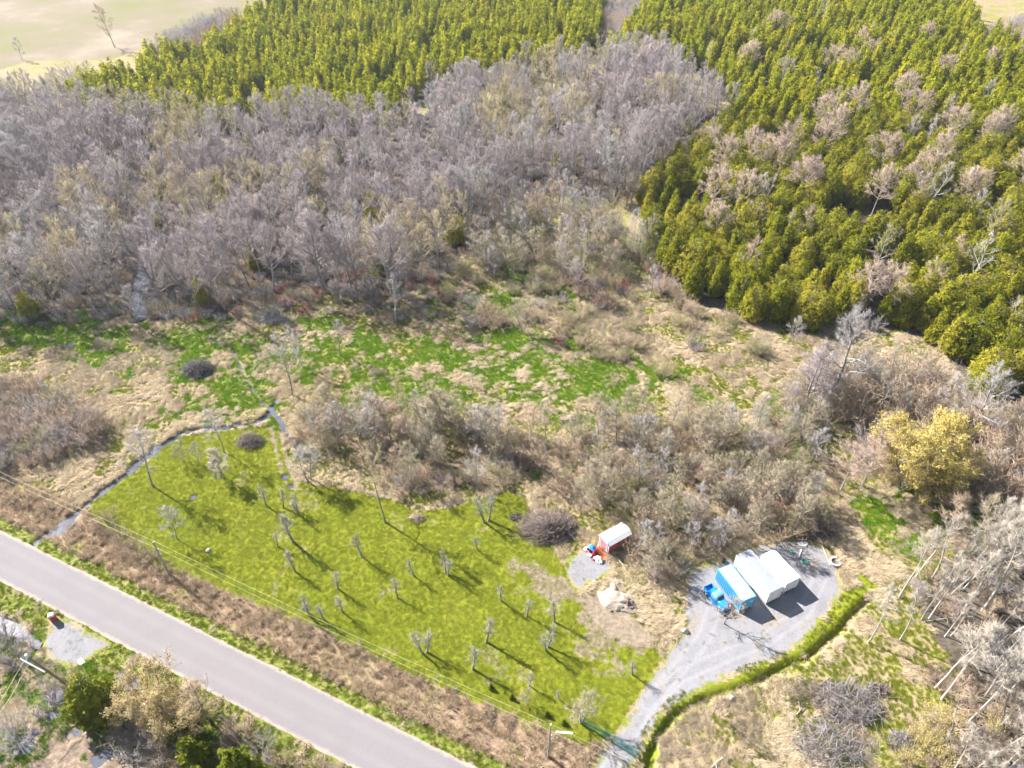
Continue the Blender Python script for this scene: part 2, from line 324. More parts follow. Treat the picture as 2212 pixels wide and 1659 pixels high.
def b_leaf(stops, trans=0.3, tcol=None, scale=0.9):
    def f(nt):
        r = orand(nt)
        n = noise(nt, scale, 3, opos(nt), 0.6)
        fac = mth(nt, 'ADD', mth(nt, 'MULTIPLY', n, 0.7), mth(nt, 'MULTIPLY', r, 0.3))
        c = ramp(nt, fac, stops)
        d = nt.nodes.new('ShaderNodeBsdfDiffuse'); t = nt.nodes.new('ShaderNodeBsdfTranslucent')
        lk(nt, c, d.inputs[0]); lk(nt, c, t.inputs[0])
        mx = nt.nodes.new('ShaderNodeMixShader'); mx.inputs[0].default_value = trans
        lk(nt, d.outputs[0], mx.inputs[1]); lk(nt, t.outputs[0], mx.inputs[2]); return mx.outputs[0]
    return f
M['cedar'] = mat('cedar_foliage', b_leaf([(0.25,(0.155,0.18,0.012)),(0.5,(0.28,0.275,0.022)),(0.75,(0.42,0.36,0.06))], 0.45, scale=0.8))
M['cedar_far'] = mat('bright_cedar_foliage', b_leaf([(0.25,(0.19,0.225,0.010)),(0.5,(0.33,0.335,0.016)),(0.75,(0.46,0.41,0.04))], 0.5, scale=0.5))
M['spruce'] = mat('dark_evergreen_foliage', b_leaf([(0.3,(0.09,0.12,0.014)),(0.6,(0.17,0.185,0.018)),(0.8,(0.26,0.24,0.03))], 0.35))
M['willow_leaf'] = mat('yellow_catkins', b_leaf([(0.3,(0.52,0.41,0.09)),(0.55,(0.66,0.545,0.16)),(0.8,(0.74,0.65,0.27))], 0.45))
M['tan_leaf'] = mat('tan_catkins', b_leaf([(0.3,(0.42,0.32,0.14)),(0.55,(0.54,0.42,0.20)),(0.8,(0.64,0.53,0.30))], 0.4))
M['bud_leaf'] = mat('opening_buds', b_leaf([(0.3,(0.25,0.24,0.08)),(0.7,(0.36,0.34,0.14))], 0.3))
M['grass_lawn'] = mat('lawn_blades', b_leaf([(0.2,(0.17,0.20,0.018)),(0.48,(0.25,0.27,0.028)),(0.70,(0.325,0.32,0.055)),(0.88,(0.44,0.39,0.17))], 0.45))
M['grass_lush'] = mat('lush_blades', b_leaf([(0.2,(0.07,0.17,0.008)),(0.45,(0.13,0.26,0.010)),(0.75,(0.26,0.33,0.03))], 0.4))
M['grass_bank'] = mat('bank_blades', b_leaf([(0.25,(0.14,0.18,0.01)),(0.55,(0.23,0.26,0.016)),(0.85,(0.33,0.33,0.05))], 0.4))
M['grass_ditch'] = mat('ditch_bank_blades', b_leaf([(0.25,(0.09,0.125,0.01)),(0.55,(0.155,0.185,0.014)),(0.85,(0.27,0.26,0.05))], 0.35))
M['grass_dry'] = mat('dry_blades', b_leaf([(0.2,(0.33,0.25,0.16)),(0.5,(0.57,0.465,0.325)),(0.8,(0.72,0.63,0.49))], 0.38))
M['reed'] = mat('dry_reeds', b_leaf([(0.2,(0.28,0.20,0.125)),(0.5,(0.49,0.375,0.255)),(0.8,(0.66,0.55,0.41))], 0.35))
def plain(name, col, rough=0.6, metal=0.0, spec=0.4, var=0.12, scale=1.5, dirt=None):
    def f(nt):
        n = noise(nt, scale, 5, opos(nt), 0.65)
        a = tuple(max(0, q*(1-var)) for q in col); b = tuple(min(0.95, q*(1+var)) for q in col)
        c = ramp(nt, n, [(0.3, a), (0.7, b)])
        if dirt: c = mix(nt, mth(nt, 'MULTIPLY', mapr(nt, noise(nt, 2.2, 6, opos(nt), 0.75), 0.52, 0.7), 0.5), c, dirt)
        return bsdf(nt, c, rough, metal, spec)
    M[name] = mat(name, f)
plain('trailer_white', (0.80,0.80,0.80), 0.5, var=0.05, dirt=(0.62,0.60,0.56))
plain('trailer_roof_grey', (0.25,0.265,0.305), 0.55, var=0.08, dirt=(0.20,0.21,0.245))
plain('trailer_roof_white', (0.80,0.80,0.80), 0.5, var=0.04, dirt=(0.66,0.64,0.60))
plain('container_blue', (0.07,0.34,0.60), 0.5, var=0.15, dirt=(0.22,0.42,0.52))
plain('container_roof', (0.38,0.58,0.65), 0.55, var=0.15, dirt=(0.45,0.50,0.48))
plain('truck_blue', (0.015,0.24,0.60), 0.3, spec=0.5, var=0.1)
plain('truck_pale', (0.13,0.38,0.62), 0.45, var=0.2, scale=2.5)
plain('rubber', (0.025,0.025,0.027), 0.85)
plain('dark_steel', (0.06,0.06,0.07), 0.6, 0.5)
plain('chrome', (0.62,0.63,0.65), 0.3, 0.8)
plain('glass_dark', (0.03,0.04,0.05), 0.08, spec=0.7)
plain('shed_red', (0.40,0.085,0.085), 0.75, var=0.12)
plain('white_paint', (0.80,0.80,0.79), 0.55, var=0.04)
plain('pale_wood', (0.46,0.38,0.27), 0.85, var=0.2)
plain('grey_wood', (0.33,0.30,0.27), 0.9, var=0.25, scale=4)
plain('concrete', (0.50,0.48,0.45), 0.9, var=0.15)
plain('rock', (0.50,0.44,0.38), 0.9, var=0.3, scale=3)
plain('black_plastic_and_shade', (0.03,0.03,0.035), 0.6)
plain('play_red', (0.62,0.05,0.08), 0.45)
plain('play_pink', (0.70,0.22,0.30), 0.5)
plain('play_blue', (0.03,0.20,0.62), 0.4)
plain('play_cyan', (0.12,0.45,0.68), 0.4)
plain('play_orange', (0.66,0.16,0.05), 0.5, var=0.2)
plain('tarp_white', (0.78,0.76,0.76), 0.6, var=0.06)
plain('mail_red', (0.36,0.02,0.035), 0.45)
plain('lettering_dark', (0.04,0.09,0.12), 0.6)
plain('swirl_grey', (0.50,0.50,0.54), 0.6)
plain('green_mesh', (0.04,0.33,0.24), 0.6, var=0.2)
plain('hose_green', (0.04,0.36,0.28), 0.5)
plain('wire', (0.62,0.62,0.44), 0.5, 0.3)
plain('soil', (0.33,0.265,0.215), 0.95, var=0.35, scale=2.5)
plain('soil_dark', (0.17,0.125,0.105), 0.95, var=0.4, scale=2.5)
plain('timber_brown', (0.24,0.18,0.11), 0.9, var=0.25, scale=3)
plain('porcelain_blue', (0.45,0.60,0.68), 0.35)

# ------------------------------------------------------------------ mesh helpers
COL = sc.collection
def link(o): COL.objects.link(o); return o
class MB:
    def __init__(s): s.v = []; s.f = []
    def box(s, c, d, R=None, taper=1.0):
        n = len(s.v); R = R or Matrix.Identity(3)
        for sz in (-1, 1):
            k = taper if sz > 0 else 1.0
            for sx, sy in ((-1,-1),(1,-1),(1,1),(-1,1)):
                s.v.append(tuple(Vector(c) + R @ Vector((sx*d[0]/2*k, sy*d[1]/2*k, sz*d[2]/2))))
        s.f += [(n,n+3,n+2,n+1),(n+4,n+5,n+6,n+7)] + [(n+i, n+(i+1)%4, n+4+(i+1)%4, n+4+i) for i in range(4)]
        return s
    def tube(s, pts, rad, sides=6, cap=True):
        pts = [Vector(p) for p in pts]; rad = rad if hasattr(rad, '__len__') else [rad]*len(pts)
        rings = []
        for i, p in enumerate(pts):
            d = (pts[min(i+1, len(pts)-1)] - pts[max(i-1, 0)]).normalized()
            a = d.orthogonal().normalized() if i == 0 else (a - d*a.dot(d)).normalized()
            b = d.cross(a); n = len(s.v)
            for k in range(sides):
                t = 2*math.pi*k/sides; s.v.append(tuple(p + (a*math.cos(t)+b*math.sin(t))*rad[i]))
            rings.append(n)
        for r0, r1 in zip(rings[:-1], rings[1:]):
            for k in range(sides): s.f.append((r0+k, r0+(k+1)%sides, r1+(k+1)%sides, r1+k))
        if cap:
            s.f.append(tuple(rings[0]+k for k in range(sides))[::-1]); s.f.append(tuple(rings[-1]+k for k in range(sides)))
        return s
    def loft(s, sections, cap=True):
        """sections: lists of equal length of 3-D points"""
        rings = []
        for sec in sections:
            rings.append(len(s.v)); s.v += [tuple(p) for p in sec]
        m = len(sections[0])
        for r0, r1 in zip(rings[:-1], rings[1:]):
            for k in range(m): s.f.append((r0+k, r0+(k+1)%m, r1+(k+1)%m, r1+k))
        if cap:
            s.f.append(tuple(rings[0]+k for k in range(m))[::-1]); s.f.append(tuple(rings[-1]+k for k in range(m)))
        return s
    def ring(s, c, ax, r_in, r_out, w, sides=20):
        ax = Vector(ax).normalized(); a = ax.orthogonal().normalized(); b = ax.cross(a); n = len(s.v); c = Vector(c)
        for k in range(sides):
            t = 2*math.pi*k/sides; d = a*math.cos(t)+b*math.sin(t)
            for r, o in ((r_in,-w/2),(r_out,-w/2),(r_out,w/2),(r_in,w/2)): s.v.append(tuple(c + d*r + ax*o))
        for k in range(sides):
            q = n+4*k; p = n+4*((k+1)%sides)
            for j in range(4): s.f.append((q+j, p+j, p+(j+1)%4, q+(j+1)%4))
        return s
    def disc(s, c, ax, r, w, sides=16):
        c = Vector(c); ax = Vector(ax).normalized()
        return s.tube([c-ax*w/2, c+ax*w/2], r, sides)
    def mesh(s, name, smooth=False):
        me = bpy.data.meshes.new(name); me.from_pydata(s.v, [], s.f); me.validate(); me.update()
        if smooth: me.polygons.foreach_set('use_smooth', [True]*len(me.polygons))
        return me
    def build(s, name, m, parent=None, smooth=False, bevel=0.0, loc=None):
        o = link(bpy.data.objects.new(name, s.mesh(name, smooth))); o.data.materials.append(M[m] if isinstance(m, str) else m)
        if parent is not None: o.parent = parent
        if loc is not None: o.location = loc
        if bevel:
            b = o.modifiers.new('bevel', 'BEVEL'); b.width = bevel; b.segments = 2; b.limit_method = 'ANGLE'
        return o
def tag(o, label=None, cat=None, group=None, kind=None):
    if label: o['label'] = label
    if cat: o['category'] = cat
    if group: o['group'] = group
    if kind: o['kind'] = kind
    return o
def empty(name, loc, rz=0.0, label=None, cat=None, group=None, rx=0, ry=0):
    o = link(bpy.data.objects.new(name, None)); o.location = loc; o.rotation_euler = (rx, ry, rz); o.empty_display_size = 0.3
    return tag(o, label, cat, group)
def npmesh(name, verts, faces_flat, sizes, mats, mat_idx=None, smooth=False):
    me = bpy.data.meshes.new(name)
    verts = np.asarray(verts, np.float32); faces_flat = np.asarray(faces_flat, np.int32); sizes = np.asarray(sizes, np.int32)
    me.vertices.add(len(verts)); me.vertices.foreach_set('co', verts.ravel())
    me.loops.add(len(faces_flat)); me.loops.foreach_set('vertex_index', faces_flat)
    me.polygons.add(len(sizes)); st = np.concatenate(([0], np.cumsum(sizes)[:-1])).astype(np.int32)
    me.polygons.foreach_set('loop_start', st)
    if mat_idx is not None: me.polygons.foreach_set('material_index', np.asarray(mat_idx, np.int32))
    if smooth: me.polygons.foreach_set('use_smooth', np.ones(len(sizes), bool))
    for m in mats: me.materials.append(M[m])
    me.update(calc_edges=True); return me

# ------------------------------------------------------------------ ground, road, drive, water
def axis(a, b, step, far_lo, far_hi, g=1.12):
    mid = np.arange(a, b+1e-6, step); lo = []; hi = []; d = step; x = a
    while x > far_lo: d = min(d*g, 400); x -= d; lo.append(x)
    d = step; x = b
    while x < far_hi: d = min(d*g, 400); x += d; hi.append(x)
    return np.concatenate((lo[::-1], mid, hi))
XS = axis(-122, 110, 0.47, -2500, 2500); YS = axis(30, 165, 0.45, -2400, 2600)
GX, GY = np.meshgrid(XS, YS); nx, ny = len(XS), len(YS)
fx, fy = GX.ravel(), GY.ravel(); GZ = hgt(fx, fy)
mk = masks(fx, fy)
GZ2 = GZ.reshape(ny, nx)
def h1(x, y):
    """height of the ground at one point, read from the finished terrain"""
    i = min(max(int(np.searchsorted(XS, x))-1, 0), nx-2); j = min(max(int(np.searchsorted(YS, y))-1, 0), ny-2)
    a = (x-XS[i])/(XS[i+1]-XS[i]); b = (y-YS[j])/(YS[j+1]-YS[j])
    return float((GZ2[j,i]*(1-a)+GZ2[j,i+1]*a)*(1-b)+(GZ2[j+1,i]*(1-a)+GZ2[j+1,i+1]*a)*b)
gv = np.column_stack((fx, fy, GZ))
ii = (np.arange(ny-1)[:, None]*nx + np.arange(nx-1)[None, :]).ravel()
quads = np.column_stack((ii, ii+1, ii+1+nx, ii+nx))
gme = npmesh('ground', gv, quads.ravel(), np.full(len(quads), 4), ['ground'], smooth=True)
def colattr(me, name, ch):
    a = me.color_attributes.new(name, 'FLOAT_COLOR', 'POINT'); a.data.foreach_set('color', np.column_stack(ch).astype(np.float32).ravel())
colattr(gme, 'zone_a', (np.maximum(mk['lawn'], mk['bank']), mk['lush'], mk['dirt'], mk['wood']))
colattr(gme, 'zone_b', (mk['mud'], mk['brown'], mk['field'], np.zeros_like(fx)))
ground = tag(link(bpy.data.objects.new('ground', gme)), kind='structure')

def sheet(name, poly, grow=0.9, dz=0.02):
    d = sdf(fx, fy, poly); keep = (d[quads] < grow).all(axis=1)
    q = quads[keep]; used, inv = np.unique(q.ravel(), return_inverse=True)
    v = gv[used].copy(); v[:, 2] += dz
    me = npmesh(name, v, inv, np.full(len(q), 4), ['gravel'], smooth=True)
    a = me.attributes.new('edge', 'FLOAT', 'POINT'); a.data.foreach_set('value', d[used].astype(np.float32))
    tk = np.minimum(np.abs(dline(fx[used], fy[used], DRIVE)-0.85), np.abs(dline(fx[used], fy[used], DRIVE2)-0.85))
    a = me.attributes.new('rut', 'FLOAT', 'POINT'); a.data.foreach_set('value', tk.astype(np.float32))
    return tag(link(bpy.data.objects.new(name, me)), kind='structure')
sheet('gravel_driveway', GRAVEL); sheet('gravel_pad', PAD, 0.7); sheet('gravel_turnout', TURNOUT, 0.7)

rt = np.arange(-40, 200, 0.8); rf = np.array([-1,-0.92,-0.6,0,0.6,0.92,1.0]); rv = []; ra = []
for t in rt:
    for f in rf:
        w = ROAD_W/2*f + (0.22*(float(vnoise(t*0.9, f*7, 5))-0.5) if abs(f) > 0.99 else 0)
        p = RD0 + RE*t + RN*(-ROAD_W/2 + w); rv.append((p[0], p[1], 0.245 + 0.05*(1-f*f))); ra.append(f)
k = len(rf); rq = [(i*k+j, (i+1)*k+j, (i+1)*k+j+1, i*k+j+1) for i in range(len(rt)-1) for j in range(k-1)]
rme = npmesh('road', rv, np.array(rq).ravel(), np.full(len(rq), 4), ['road'], smooth=True)
a = rme.attributes.new('across', 'FLOAT', 'POINT'); a.data.foreach_set('value', np.array(ra, np.float32))
tag(link(bpy.data.objects.new('road', rme)), kind='structure')

def water_strip(name, pts, w, z):
    v = []; f = []
    for i, (x, y) in enumerate(pts):
        a = np.array(pts[max(i-1, 0)]); b = np.array(pts[min(i+1, len(pts)-1)]); d = (b-a)/np.linalg.norm(b-a); n = np.array((-d[1], d[0]))
        for s in (-1, 1): v.append((x+n[0]*w*s, y+n[1]*w*s, z))
    for i in range(len(pts)-1): f.append((2*i, 2*i+1, 2*i+3, 2*i+2))
    mb = MB(); mb.v = v; mb.f = f
    return tag(mb.build(name, 'water'), kind='structure')
water_strip('stream', STREAM, 1.3, -0.30)
water_strip('woodland_stream', STREAM2, 2.6, -0.32); water_strip('wet_track', TRACK2, 0.8, -0.22); water_strip('wet_track', TRACK, 0.6, -0.20)
def pool(name, poly, z):
    mb = MB(); mb.v = [(x, y, z) for x, y in poly]; mb.f = [tuple(range(len(poly)))]
    return tag(mb.build(name, 'water'), kind='structure')
pool('ditch_water', WATER_BL, -0.42); pool('culvert_pool', WATER_BL2, -0.42)
for (u, v, r) in PUDDLES:
    c = G(u, v); pool('puddle', [(c[0]+1.25*r*math.cos(q*math.pi/8), c[1]+1.25*r*math.sin(q*math.pi/8)) for q in range(16)], -0.17)

# ------------------------------------------------------------------ plants: how one of each kind is grown
def prisms(P0, P1, R0, R1, sides=3):
    P0, P1 = np.asarray(P0, float), np.asarray(P1, float); n = len(P0)
    d = P1-P0; d /= np.linalg.norm(d, axis=1)[:, None]+1e-9
    ref = np.where(np.abs(d[:, 2:3]) > 0.9, np.array([[1., 0, 0]]), np.array([[0, 0, 1.]]))
    a = np.cross(d, ref); a /= np.linalg.norm(a, axis=1)[:, None]+1e-9; b = np.cross(d, a)
    V = np.zeros((n, 2*sides, 3))
    for k in range(sides):
        t = 2*math.pi*k/sides; o = a*math.cos(t)+b*math.sin(t)
        V[:, k] = P0+o*np.asarray(R0)[:, None]; V[:, sides+k] = P1+o*np.asarray(R1)[:, None]
    F = np.array([(k, (k+1) % sides, sides+(k+1) % sides, sides+k) for k in range(sides)])
    F = (F[None]+(np.arange(n)*2*sides)[:, None, None]).reshape(-1, 4)
    return V.reshape(-1, 3), F
def cones(P0, P1, R0):
    P0, P1 = np.asarray(P0, float), np.asarray(P1, float); n = len(P0)
    d = P1-P0; d /= np.linalg.norm(d, axis=1)[:, None]+1e-9
    ref = np.where(np.abs(d[:, 2:3]) > 0.9, np.array([[1., 0, 0]]), np.array([[0, 0, 1.]]))
    a = np.cross(d, ref); a /= np.linalg.norm(a, axis=1)[:, None]+1e-9; b = np.cross(d, a)
    V = np.zeros((n, 4, 3)); R0 = np.asarray(R0)[:, None]
    for k in range(3):
        t = 2*math.pi*k/3; V[:, k] = P0+(a*math.cos(t)+b*math.sin(t))*R0
    V[:, 3] = P1
    F = np.array([(0,1,3),(1,2,3),(2,0,3)]); F = (F[None]+(np.arange(n)*4)[:, None, None]).reshape(-1, 3)
    return V.reshape(-1, 3), F
def leaves(C, Nn, size, rng, asp=1.6, up=0.0):
    n = len(C); Nn = Nn/(np.linalg.norm(Nn, axis=1)[:, None]+1e-9)
    r = rng.normal(size=(n, 3)); r[:, 2] += up*2
    a = r-Nn*(r*Nn).sum(1)[:, None]; a /= np.linalg.norm(a, axis=1)[:, None]+1e-9; b = np.cross(Nn, a)
    s = np.asarray(size)[:, None]
    V = np.stack((C-a*s*asp*0.5, C+b*s*0.5+Nn*s*0.12, C+a*s*asp*0.6, C-b*s*0.5), axis=1)
    F = np.array([(0,1,2,3)]); F = (F[None]+(np.arange(n)*4)[:, None, None]).reshape(-1, 4)
    return V.reshape(-1, 3), F
class Parts:
    """collects pieces of a mesh that may use several materials"""
    def __init__(s): s.V = []; s.F = []; s.S = []; s.Mi = []; s.n = 0
    def add(s, VF, mi=0):
        V, F = VF
        if len(V) == 0: return
        s.V.append(V); s.F.append((F+s.n).ravel()); s.S.append(np.full(len(F), F.shape[1])); s.Mi.append(np.full(len(F), mi)); s.n += len(V)
    def mesh(s, name, mats): return npmesh(name, np.concatenate(s.V), np.concatenate(s.F), np.concatenate(s.S), mats, np.concatenate(s.Mi))
def unit(v): return v/(np.linalg.norm(v)+1e-9)

class Proto:
    def __init__(s, h, trunks, crown, part='trunk'): s.h, s.trunks, s.crown, s.part = h, trunks if isinstance(trunks, list) else [trunks], crown, part
def polyl(p, d, L, n, rng, wob, up):
    pts = [np.array(p, float)]; d = unit(np.array(d, float))
    for i in range(n):
        d = unit(d + rng.normal(size=3)*wob + np.array((0, 0, up))); pts.append(pts[-1]+d*L/n)
    return pts
def at(pts, t):
    k = t*(len(pts)-1); i = min(int(k), len(pts)-2); f = k-i; return pts[i]*(1-f)+pts[i+1]*f, unit(pts[i+1]-pts[i])
def bare_tree(name, seed, H, cr, base, nl, ns, nt, up=0.10, tr=0.16, stems=1, spread=0.25, twl=(0.35, 0.95), twr=0.016, bark='bark_grey', twig='twig_grey',
              leaf=None, nleaf=0, lsize=0.14, flat=0.0, limb_el=(0.25, 1.1)):
    rng = np.random.default_rng(seed); TS = []; C = Parts()
    b0, b1, br0, br1, tw0, tw1, twR, lc = [], [], [], [], [], [], [], []
    for st in range(stems):
        az = st*2*math.pi/max(stems, 1)+rng.uniform(0, 1)
        lean = spread*rng.uniform(0.5, 1.2) if stems > 1 else rng.uniform(0, 0.05)
        hh = H*(rng.uniform(0.85, 1.0) if stems > 1 else 1.0)
        tp = polyl((0.15*math.cos(az)*(stems > 1), 0.15*math.sin(az)*(stems > 1), -0.25), (math.cos(az)*lean, math.sin(az)*lean, 1), hh+0.25, 9, rng, 0.045, 0.03)
        rr = [tr*(1-i/9.0)**0.8*1.0+0.012 for i in range(10)]; rr[0] *= 1.35
        T = Parts(); T.add(prisms(tp[:-1], tp[1:], rr[:-1], rr[1:], 6)); TS.append(T)
        for i in range(nl):
            t = base+(0.98-base)*((i+rng.uniform(0, 1))/nl); q = (t-base)/(1-base)
            p, td = at(tp, t); a = i*2.39996+rng.uniform(-0.5, 0.5)
            L = cr*(0.45+0.75*math.sin(math.pi*min(1, q*0.75+0.2)))*(1-0.45*q)*rng.uniform(0.7, 1.2)
            el = limb_el[0]+(limb_el[1]-limb_el[0])*q+rng.uniform(-0.15, 0.2)
            lp = polyl(p, (math.cos(a)*math.cos(el), math.sin(a)*math.cos(el), math.sin(el)), L, 5, rng, 0.13, up)
            r0 = max(0.02, tr*(1-t)**0.8*0.55+0.012)
            lr = [r0*(1-k/5.0)**0.9+0.010 for k in range(6)]
            b0 += lp[:-1]; b1 += lp[1:]; br0 += lr[:-1]; br1 += lr[1:]
            for j in range(ns):
                s = 0.22+0.78*(j+rng.uniform(0, 1))/ns; p2, d2 = at(lp, min(s, 0.999))
                L2 = L*(0.20+0.38*(1-s))*rng.uniform(0.7, 1.25)+0.25
                dd = d2+unit(rng.normal(size=3))*0.85+np.array((0, 0, 0.18-flat))
                sp = polyl(p2, dd, L2, 2, rng, 0.15, up*0.9)
                b0 += sp[:-1]; b1 += sp[1:]; br0 += [0.018, 0.013]; br1 += [0.013, 0.008]
                tt = rng.uniform(0.1, 1.0, nt); k = (tt > 0.5).astype(int); ff = tt*2-k
                sa = np.array(sp); P = sa[k]*(1-ff[:, None])+sa[k+1]*ff[:, None]
                D = (sa[k+1]-sa[k]); D /= np.linalg.norm(D, axis=1)[:, None]+1e-9
                D = D*0.7+rng.normal(size=(nt, 3))*0.62; D[:, 2] += 0.22-flat; D /= np.linalg.norm(D, axis=1)[:, None]
                Q = P+D*rng.uniform(twl[0], twl[1], nt)[:, None]
                tw0.append(P); tw1.append(Q); twR.append(rng.uniform(0.7, 1.2, nt)*twr)
                if leaf:
                    for _ in range(nleaf): lc.append(P+(Q-P)*rng.uniform(0.3, 1.1, nt)[:, None]+rng.normal(size=(nt, 3))*0.05)
    C.add(prisms(b0, b1, br0, br1, 3)); C.add(cones(np.concatenate(tw0), np.concatenate(tw1), np.concatenate(twR)))
    mats = [twig]
    if leaf:
        L_ = np.concatenate(lc); mats.append(leaf)
        C.add(leaves(L_, rng.normal(size=L_.shape)+np.array((0, 0, 0.6)), rng.uniform(0.6, 1.3, len(L_))*lsize, rng), 1)
    return Proto(H, [T.mesh(name+'_trunk', [bark]) for T in TS], C.mesh(name+'_crown', mats))
def shrub(name, seed, H, R, stems, nt, twig, leaf=None, nleaf=0, lsize=0.1, twr=0.014, lean=0.9, twl=(0.25, 0.7)):
    rng = np.random.default_rng(seed); T = Parts(); C = Parts(); b0, b1, r0, r1, tw0, tw1, lc = [], [], [], [], [], [], []
    for i in range(stems):
        a = rng.uniform(0, 2*math.pi); k = math.sqrt(rng.uniform(0, 1)); e = k*lean
        L = H*rng.uniform(0.75, 1.1)*(1-0.2*k)+R*k*0.3
        sp = polyl((0.35*R*k*math.cos(a), 0.35*R*k*math.sin(a), -0.15), (math.cos(a)*e*R/H*1.3, math.sin(a)*e*R/H*1.3, 1), L, 4, rng, 0.14, 0.02)
        if i % 3 == 0: T.add(prisms(sp[:2], sp[1:3], [0.05, 0.035], [0.035, 0.025], 4)); 
        b0 += sp[:-1]; b1 += sp[1:]; r0 += [0.028, 0.022, 0.016, 0.012]; r1 += [0.022, 0.016, 0.012, 0.006]
        tt = rng.uniform(0.25, 1.0, nt)*3.999; k2 = tt.astype(int); ff = tt-k2; sa = np.array(sp)
        P = sa[k2]*(1-ff[:, None])+sa[k2+1]*ff[:, None]; D = rng.normal(size=(nt, 3))*0.8; D[:, 2] += 0.6; D /= np.linalg.norm(D, axis=1)[:, None]
        Q = P+D*rng.uniform(twl[0], twl[1], nt)[:, None]*min(1.3, H/2.2); tw0.append(P); tw1.append(Q)
        if leaf:
            for _ in range(nleaf): lc.append(Q+rng.normal(size=(nt, 3))*0.08)
    C.add(prisms(b0, b1, r0, r1, 3)); P = np.concatenate(tw0); C.add(cones(P, np.concatenate(tw1), np.full(len(P), twr)))
    mats = [twig]
    if leaf:
        L_ = np.concatenate(lc); mats.append(leaf); C.add(leaves(L_, rng.normal(size=L_.shape)+np.array((0, 0, 0.6)), rng.uniform(0.6, 1.3, len(L_))*lsize, rng), 1)
    return Proto(H, T.mesh(name+'_stems', [twig]), C.mesh(name+'_crown', mats), 'stems')
def conifer(name, seed, H, R, lobes, n, leaf='cedar', tip=0.6, size=0.28):
    """upright crown of leaf sprays: a main spire and side spires, uneven all round"""
    rng = np.random.default_rng(seed); T = Parts(); C = Parts()
    tp = polyl((0, 0, -0.25), (0, 0, 1), H*0.93+0.25, 6, rng, 0.02, 0.02); rr = [0.17*(1-i/6.0)+0.02 for i in range(7)]
    T.add(prisms(tp[:-1], tp[1:], rr[:-1], rr[1:], 6))
    tot = 0; specs = []
    for l in range(lobes):
        if l == 0: specs.append((0, 0, H, R))
        else:
            a = l*2.39996+rng.uniform(-0.5, 0.5); f = rng.uniform(0.55, 0.86); d = R*rng.uniform(0.35, 0.72); specs.append((d*math.cos(a), d*math.sin(a), H*f, R*rng.uniform(0.40, 0.68)))
    for (cx, cy, h, r) in specs:
        m = int(n*(r/R)**1.5*(h/H)); t = 1-np.sqrt(rng.uniform(0.0004, 1, m)); t = np.clip(t*1.02, 0, 1); a = rng.uniform(0, 2*math.pi, m)
        prof = np.minimum(1.0, 0.50+2.6*t)*np.maximum(0.0, 1-t)**tip
        bump = 0.5*fbm(np.cos(a)*1.3+5+cx, np.sin(a)*1.3+t*h*0.55+cy, 0.62, seed+int(cx*10), 3)+0.5*fbm(np.cos(a)*1.3+t*h*0.6+9, np.sin(a)*1.3+3+t*h*0.2, 0.4, seed+31, 2)
        rad = r*prof*(0.35+1.25*bump)*rng.uniform(0.78, 1.05, m)
        P = np.column_stack((cx+rad*np.cos(a), cy+rad*np.sin(a), 0.35+t*(h-0.35)+rng.normal(size=m)*0.12))
        out = np.column_stack((np.cos(a), np.sin(a), np.full(m, 0.8)))+rng.normal(size=(m, 3))*0.6
        cl = 6; q = max(1, m//cl); P, out = P[:q], out[:q]                 # sprays of six leaves that share a tilt
        Pc = np.repeat(P, cl, axis=0)+rng.normal(size=(q*cl, 3))*size*0.75; oc = np.repeat(out, cl, axis=0)+rng.normal(size=(q*cl, 3))*0.28
        C.add(leaves(Pc, oc, rng.uniform(0.55, 1.2, q*cl)*size, rng, 1.6, 0.5))
    k = 26; z = rng.uniform(0.1, 0.85, k); a = rng.uniform(0, 2*math.pi, k); L = R*0.75*np.minimum(1, 0.5+2.6*z)*(1-z)**tip
    P0 = np.column_stack((0*z, 0*z, z*H)); P1 = P0+np.column_stack((np.cos(a)*L, np.sin(a)*L, L*0.25))
    T.add(prisms(P0, P1, np.full(k, 0.035), np.full(k, 0.012), 3))
    return Proto(H, T.mesh(name+'_trunk', ['bark_grey']), C.mesh(name+'_crown', [leaf]))

PR = {}
PR['wood'] = [bare_tree('grey_tree', 100+i, 14+0.9*i, 4.7+0.45*(i % 3), 0.34, 17, 7, 20, 0.085, 0.17, limb_el=(0.35, 1.15), twig=('twig_grey', 'twig_purple', 'twig_grey', 'twig_purple', 'twig_tan', 'twig_purple')[i]) for i in range(6)]
PR['big'] = [bare_tree('spreading_tree', 130+i, 17, 6.0, 0.24, 22, 9, 22, 0.07, 0.30, stems=(2, 1)[i], spread=0.22, twig=('twig_purple', 'twig_grey')[i], twl=(0.4, 1.1)) for i in range(2)]
PR['pale'] = [bare_tree('pale_trunk_tree', 150+i, 15, 2.5, 0.50, 15, 6, 17, 0.08, 0.15, bark='dead_wood', twig='twig_pale', twl=(0.35, 0.9)) for i in range(4)]
PR['birch'] = [bare_tree('birch_tree', 170+i, 13, 2.2, 0.30, 12, 5, 14, 0.17, 0.13, stems=(1, 2, 3)[i], spread=0.16, bark='birch', twig='twig_pale') for i in range(3)]
PR['dead'] = [bare_tree('dead_tree', 190+i, 12, 3.2, 0.25, 14, 6, 7, 0.06, 0.16, stems=(1, 2)[i], spread=0.3, bark='dead_wood', twig='dead_wood', twl=(0.3, 0.8), twr=0.02) for i in range(2)]
PR['thin'] = [bare_tree('young_tree', 210+i, 8, 2.5, 0.24, 14, 6, 14, 0.08, 0.085, stems=(1, 2, 1, 1)[i], spread=0.12, twig=('twig_grey', 'twig_olive', 'twig_brown', 'twig_olive')[i], twl=(0.3, 0.75), twr=0.014) for i in range(4)]
